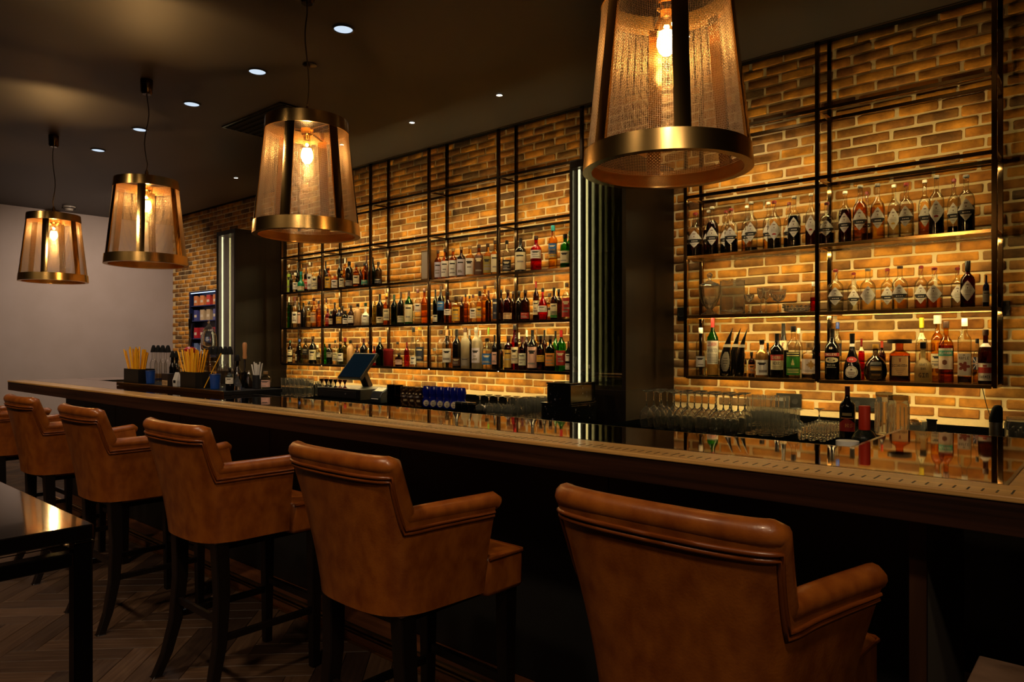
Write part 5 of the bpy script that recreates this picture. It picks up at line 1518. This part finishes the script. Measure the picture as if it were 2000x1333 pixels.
for i, px in enumerate((897, 909, 921)):
    t = gthing('tin', 'black lidded tin before the blue mugs, %s from left' % ORD[i], 'tin', px, 3.64, ZL, 'black tins')
    MB().lathe([(0.030, 0), (0.031, 0.003), (0.031, 0.075)], n=18).build('body', M_blackgl, t, 40)
    MB().lathe([(0.0325, 0.0752), (0.0325, 0.088), (0.0005, 0.090)], n=18).build('lid', M_chrome, t, 40)
for j in range(2):
    for i in range(5): put(CPE, G(934) * 3.86 + i * 0.0935, 3.88 + j * 0.1, ZL, 'upturned coupe glass, %s from left in the %s row right of blue mugs' % (ORD[i], ('front', 'back')[j]), 'upturned coupes by the blue mugs')
for i in range(3): put(TUM, G(958) * 3.68 + i * 0.082, 3.68, ZL, 'clear tumbler in front of the upturned coupes, %s from left' % ORD[i], 'tumblers before the coupes')
for j in range(5):
    for i in range(4): put(HBG, G(1008) * 3.68 + i * 0.073, 3.66 + j * 0.074, ZL, 'highball glass, %s from left in the %s row beside black stacked boxes' % (ORD[i], ORD[j]), 'highballs by the stacked boxes')
sp_ = mat('black_glints', '0a0a0b', 0.12, noise=((60, 60, 60), '5a5560', 0.66, 0.72))  # pale specks painted in as highlights on dark glass
for (a, b, c, d, lb) in ((1057, 1116, 792, 823, 'black box with painted glints, lower of two stacked beside the middle cabinet'), (1068, 1114, 763, 792, 'black box with painted glints, upper of two stacked beside the middle cabinet')):
    Y = 3.60
    x0, x1 = G(a) * Y, G(b) * Y
    low = 'lower' in lb
    t = thing('napkin_box', lb, 'box', ((x0 + x1) / 2, Y + 0.14, ZL if low else ZL + 0.1302))
    hw = (x1 - x0) / 2
    MB().box(-hw, hw, -0.14, 0.14, 0, 0.118).build('box_body', sp_, t, bevel=0.006)
    MB().box(-hw - 0.003, hw + 0.003, -0.143, 0.143, 0.1182, 0.130).build('lid', sp_, t, bevel=0.004)

# ------------------------------------------------------------------ service station on the counter
t = thing('service_tray', 'long black service tray with brass front on the far end of the bar', 'tray', (0, 0, HB))
MB().box(-5.72, -4.08, 2.05, 2.44, 0.0005, 0.022).build('tray_base', M_black, t, bevel=0.002)
MB().box(-5.72, -4.08, 2.043, 2.0499, 0.0005, 0.026).build('brass_lip', M_brass, t)
MB().box(-5.727, -5.7201, 2.043, 2.44, 0.0005, 0.026).build('brass_lip', M_brass, t)
ZT = HB + 0.0225; QS = 5 / 6
def caddy(x, y, w_, d_, h_, label):
    t = thing('bar_caddy', label, 'caddy', (x, y, ZT)); t.scale = (QS,) * 3
    e = 0.004
    m_ = MB().box(-w_, w_, -d_, -d_ + e, 0, h_).box(-w_, w_, d_ - e, d_, 0, h_).box(-w_, -w_ + e, -d_ + e, d_ - e, 0, h_).box(w_ - e, w_, -d_ + e, d_ - e, 0, h_).box(-w_ + e, w_ - e, -d_ + e, d_ - e, 0, e)
    m_.build('shell', mat('caddy_black', '0c0b0b', 0.35), t)
    MB().box(-0.003, 0.003, -d_ + e + 0.0002, d_ - e - 0.0002, 0.0042, h_ * 0.9).build('divider', mat('caddy_black', '0c0b0b', 0.35), t)
    return t
def gts(name, label, cat, px, Y, z, group=None):
    Y *= QS; o = thing(name, label, cat, (G(px) * Y, Y, z), 0, group); o.scale = (QS,) * 3
    return o
def at(px, Y): return G(px) * Y
c1 = (at(272, 2.56) * QS, 2.56 * QS); c2 = (at(384, 2.56) * QS, 2.56 * QS)
caddy(c1[0], c1[1], 0.16, 0.07, 0.125, 'black bar caddy with yellow straws, left of the two')
caddy(c2[0], c2[1], 0.13, 0.07, 0.125, 'black bar caddy with yellow straws, right of the two')
M_straw = [mat('straw_%d' % k, c, 0.4) for k, c in enumerate(('eaa418', 'f0b422', 'd98e10'))]
SM = {}
for ci, (cx, cy) in enumerate((c1, c2)):
    for k in range(22):
        a = (k % 11 - 5) / 5; b = 0.4 * (k // 11) - 0.2
        px_, py_ = cx - 0.04 + a * 0.052, cy + b * 0.09
        tx, ty, tz = a * 0.105 + R.uniform(-.015, .015), b * 0.10 + R.uniform(-.015, .015), 0.315 + R.uniform(-0.03, 0.012) - abs(a) * 0.02
        me = MB().tube([(0, 0, 0.006), (tx, ty, tz)], 0.0062, 8, cap=False).mesh('drinking_straw', M_straw[k % 3], 60)
        o = bpy.data.objects.new('drinking_straw', me); COL.objects.link(o); o.location = (px_, py_, ZT); o.scale = (QS,) * 3
        tag(o, 'yellow drinking straw in the %s black caddy' % ('left', 'right')[ci], 'straw', 'yellow straws in the %s caddy' % ('left', 'right')[ci])
for px, w_, lb in ((294, 0.05, 'blue plastic cup beside the left black caddy'), (420, 0.045, 'blue plastic cup beside the right black caddy')):
    t = gts('plastic_cup', lb, 'cup', px, 2.56, ZT)
    MB().lathe([(0.03, 0), (0.033, 0.003), (0.04, 0.115), (0.038, 0.115), (0.031, 0.006), (0.0005, 0.005)], n=20).build('cup_body', mat('cup_blue', '123a86', 0.35), t, 40)
    MB().lathe([(0.0405, 0.109), (0.042, 0.112), (0.0405, 0.115)], n=20, cap=False).build('rim', mat('cup_rim', '0d1c40', 0.35), t, 40)
def pourer(px, Y, h, r, glass, label, group):
    t = gts('pourer_bottle', label, 'bottle', px, Y, ZT, group)
    P = [(r * .92, 0), (r, 0.004), (r, h * 0.50), (r * 0.6, h * 0.60), (r * 0.5, h * 0.64), (r * 0.5, h * 0.82)]
    MB().lathe(P, n=16).build('glass_body', GL[glass][1], t, 45)
    MB().lathe([(r * 0.85, h * 0.80), (r * 0.80, h * 0.83), (r * 0.62, h * 0.92), (r * 0.40, h * 0.985), (r * .2, h), (0.0005, h)], n=14).build('pourer_cap', M_black, t, 50)
for i, px in enumerate((300, 309, 318, 328)): pourer(px, 2.76, 0.335, 0.032, 'clear', 'clear bottle with black pourer behind the left caddy, %s from left' % ORD[i], 'pourer bottles behind the left caddy')
for i, px in enumerate((337, 345)): pourer(px, 2.70, 0.285, 0.027, 'black', 'small black bottle with pourer between the caddies, %s of two' % ('left', 'right')[i], 'small black pourer bottles')
for i, px in enumerate((411, 421, 431, 440, 449)): pourer(px, 2.74, 0.325, 0.032, 'clear', 'clear bottle with black pourer behind the right caddy, %s from left' % ORD[i], 'pourer bottles behind the right caddy')
pourer(464, 2.80, 0.26, 0.03, 'black', 'black bottle with pourer left of the wooden muddler', None)
t = gts('bitters_box', 'small dark box with tan lettered band between the caddies', 'box', 329, 2.53, ZT)
MB().box(-0.055, 0.055, -0.03, 0.03, 0, 0.10).build('box_body', mat('bb_dark', '1c1210', 0.4), t, bevel=0.002)
g = grid(9, 28); text(g, 'DETALO', 2, 1)
m_ = MB()
for r in range(9):
    for c in range(28):
        m_.quad((-0.052 + c * 0.104 / 28, -0.0304, 0.045 - (r + 1) * 0.0045), (-0.052 + (c + 1) * 0.104 / 28, -0.0304, 0.045 - (r + 1) * 0.0045), (-0.052 + (c + 1) * 0.104 / 28, -0.0304, 0.045 - r * 0.0045), (-0.052 + c * 0.104 / 28, -0.0304, 0.045 - r * 0.0045), int(g[r, c]))
m_.build('printed_band', [mat('bb_tan', 'c09a6c', 0.6), mat('ink_3a1a10', '3a1a10', 0.6)], t)
t = gts('white_pouch', 'small white pouch with dark print between the caddies', 'pouch', 346, 2.52, ZT)
MB().add([(-0.035, -0.02, 0), (0.035, -0.02, 0), (0.035, 0.02, 0), (-0.035, 0.02, 0), (-0.038, -0.022, 0.05), (0.038, -0.022, 0.05), (0.038, 0.022, 0.05), (-0.038, 0.022, 0.05), (-0.032, -0.003, 0.115), (0.032, -0.003, 0.115), (0.032, 0.003, 0.115), (-0.032, 0.003, 0.115)],
         [(0, 3, 2, 1), (0, 1, 5, 4), (1, 2, 6, 5), (2, 3, 7, 6), (3, 0, 4, 7), (4, 5, 9, 8), (5, 6, 10, 9), (6, 7, 11, 10), (7, 4, 8, 11), (8, 9, 10, 11)]).build('pouch_body', mat('pouch', 'b9b4b0', 0.5), t, bevel=0.006)
MB().box(-0.02, 0.02, -0.0235, -0.0222, 0.03, 0.052).build('print', M_black, t)
t = gts('pocket_knife_jar', 'dark jar with red lid band holding tall bar tools', 'jar', 371, 2.86, ZT); t.name = 'tool_jar'
MB().lathe([(0.045, 0), (0.047, 0.004), (0.047, 0.26)], n=20).build('body', M_blackgl, t, 40)
MB().lathe([(0.048, 0.2602), (0.050, 0.275), (0.049, 0.30), (0.035, 0.315), (0.02, 0.32), (0.0005, 0.32)], n=20).build('red_lid', mat('lid_red', '9c1220', 0.35), t, 40)
for k, (dx, hh_, m__) in enumerate(((-0.02, 0.60, M_chrome), (0.0, 0.66, M_chrome), (0.022, 0.55, M_brass))):
    MB().bar((dx, 0, 0.3205), (dx * 1.6, 0.01, hh_ * 0.80), 0.012, 0.004).build('tool_blade', m__, t)
    MB().bar((dx * 1.6, 0.01, hh_ * 0.80), (dx * 1.9, 0.012, hh_ * 0.80 + 0.09), 0.018, 0.012).build('tool_handle', M_black, t, bevel=0.003)
t = gts('drink_fountain', 'glass drink fountain with pointed lid and brass tap', 'fountain', 408, 2.87, ZT)
MB().lathe([(0.05, 0), (0.052, 0.006), (0.03, 0.02), (0.012, 0.03), (0.010, 0.26), (0.03, 0.275), (0.05, 0.28), (0.05, 0.288), (0.0005, 0.288)], n=20).build('column', M_brass, t, 40)
MB().lathe([(0.045, 0.289), (0.062, 0.30), (0.066, 0.34), (0.062, 0.42), (0.045, 0.455), (0.042, 0.455), (0.058, 0.42), (0.062, 0.34), (0.055, 0.305), (0.0005, 0.296)], n=24).build('glass_bowl', M_glassw, t, 45)
MB().lathe([(0.05, 0.456), (0.046, 0.47), (0.02, 0.50), (0.007, 0.52), (0.010, 0.53), (0.008, 0.545), (0.0005, 0.55)], n=24).build('lid', M_glassw, t, 45)
MB().tube([(0.03, -0.03, 0.28), (0.05, -0.05, 0.275), (0.055, -0.055, 0.25)], 0.006, 8).build('tap', M_brass, t, 60)
t = gts('muddler', 'wooden-handled muddler standing in a dark cup on the tray', 'muddler', 478, 2.82, ZT)
MB().lathe([(0.026, 0), (0.028, 0.004), (0.032, 0.12), (0.03, 0.12), (0.0005, 0.02)], n=18).build('cup', M_blackgl, t, 45)
MB().lathe([(0.008, 0.022), (0.008, 0.22), (0.012, 0.225)], n=12).build('shaft', M_chrome, t, 45)
MB().lathe([(0.014, 0.226), (0.017, 0.24), (0.014, 0.27), (0.017, 0.31), (0.018, 0.34), (0.013, 0.355), (0.0005, 0.357)], n=14).build('handle', mat('muddler_wood', 'b07a4c', 0.45), t, 50)
for i, (px, Y) in enumerate(((463, 2.62), (486, 2.78))):
    t = gts('bitters_bottle', 'small round glass bitters bottle with metal top, %s of two' % ('left', 'right')[i], 'bottle', px, Y, ZT, 'bitters bottles')
    MB().lathe([(0.030, 0), (0.034, 0.006), (0.033, 0.04), (0.018, 0.075), (0.010, 0.09), (0.010, 0.105)], n=18).build('glass_body', GL['smoke'][1] if i else M_glassw, t, 45)
    MB().lathe([(0.012, 0.1052), (0.012, 0.118), (0.004, 0.125), (0.003, 0.138), (0.0005, 0.139)], n=12).build('dasher_top', M_chrome, t, 45)
t = gts('straw_cup', 'dark cup of short white straws near the tray end', 'cup', 502, 2.80, ZT)
MB().lathe([(0.03, 0), (0.033, 0.003), (0.036, 0.105), (0.034, 0.105), (0.031, 0.006), (0.0005, 0.005)], n=20).build('cup_body', mat('cup_dark', '16191d', 0.35), t, 40)
for k in range(8):
    a = (k - 3.5) / 3.5
    me = MB().tube([(a * 0.012, 0.006 * (k % 2), 0.007), (a * 0.060, 0.02 * (k % 2) - 0.01, 0.185 + 0.01 * (k % 3))], 0.005, 8, cap=False).mesh('white_straw', mat('straw_white', 'c9c4c0', 0.45), 60)
    o = bpy.data.objects.new('white_straw', me); COL.objects.link(o); o.location = (at(502, 2.80) * QS, 2.80 * QS, ZT); o.scale = (QS,) * 3
    tag(o, 'short white straw in the dark cup on the tray', 'straw', 'white straws in the dark cup')
build_bottle(dict(X=at(519, 2.86) * QS, Y=2.86 * QS, z=ZT, h=0.11, r=0.030, typ='short', glass='pale', cap='wd', sq=0.4, capf=0.16, lab=[('P', 'pink', 0.10, 0.50)]), 'small square bottle with pink label at the tray end', None)
build_bottle(dict(X=at(449, 2.56) * QS, Y=2.56 * QS, z=ZT, h=0.142, r=0.025, typ='spirit', glass='black', cap='bk', lab=[('P', 'white', 0.30, 0.56)]), 'small black bottle with white label by the right blue cup', None)
me = MB().tube([(0, 0, 0.004), (0.17, 0.05, 0.27)], 0.0042, 8, cap=False).mesh('drinking_straw', M_straw[1], 60)
o = bpy.data.objects.new('drinking_straw', me); COL.objects.link(o); o.location = (at(394, 2.55) * QS + 0.035, 2.55 * QS, ZT); o.scale = (QS,) * 3
tag(o, 'single yellow straw leaning far right out of the right caddy', 'straw')

# ------------------------------------------------------------------ blue display case on the far brick wall
Y0 = WY - 0.0075
t = thing('display_case', 'blue wall case with small orange, beige and red cartons left of the far cabinet', 'display case', (-9.70, Y0, H + 0.30))
M_caseb = mat('case_blue', '10245c', 0.4)
w_, h_ = 0.40, 0.46
MB().box(-w_, w_, -0.008, 0, -h_, h_).build('back', M_caseb, t)
for (a, b, c, d) in ((-w_, w_, h_ - 0.02, h_), (-w_, w_, -h_, -h_ + 0.02), (-w_, -w_ + 0.02, -h_ + 0.0201, h_ - 0.0201), (w_ - 0.02, w_, -h_ + 0.0201, h_ - 0.0201)):
    MB().box(a, b, -0.13, -0.0082, c, d).build('frame', mat('case_navy', '0a1436', 0.4), t)
zs_ = [-0.44, -0.20, 0.05, 0.26]
for z in zs_[1:]: MB().box(-w_ + 0.0201, w_ - 0.0201, -0.12, -0.0083, z - 0.012, z).build('shelf', M_caseb, t)
MB().box(-w_ + 0.03, w_ - 0.03, -0.12, -0.11, h_ - 0.027, h_ - 0.0205).build('light_strip', emat('case_led', (0.45, 0.65, 1.0), 3.0), t)
for r, (z, cs) in enumerate(((0.26, ('c2713a', 'c8763c', 'b83a2c', 'c2713a')), (0.05, ('3c3f78', 'b49a78', 'a89070', '5a5a90')), (-0.20, ('a81c24', '7a2430', 'a02028', '902030')), (-0.44, ('5a6a90', 'b0b4c0', '40507c', '8a2a34')))):
    for k in range(4):
        hh_ = 0.15 if r else 0.14
        o = thing('carton', '%s carton, %s from left on the %s row of the blue case' % (('orange', 'orange', 'red-orange', 'orange')[k] if r == 0 else ('violet', 'beige', 'beige', 'violet')[k] if r == 1 else 'red' if r == 2 else ('grey-blue', 'pale', 'blue', 'red')[k], ORD[k], ('top', 'second', 'third', 'bottom')[r]),
                  'carton', (-9.70 - 0.29 + k * 0.19, Y0 - 0.06, H + 0.30 + z + 0.0008 + (0.02 if r == 3 else 0)), 0, 'cartons in the blue case')
        MB().box(-0.05, 0.05, -0.03, 0.03, 0, hh_).build('carton_body', mat('carton_' + cs[k], cs[k], 0.5), o, bevel=0.003)
        MB().box(-0.035, 0.035, -0.0312, -0.0302, hh_ * 0.3, hh_ * 0.55).build('carton_label', mat('carton_lab', 'c8b8a0', 0.6), o)
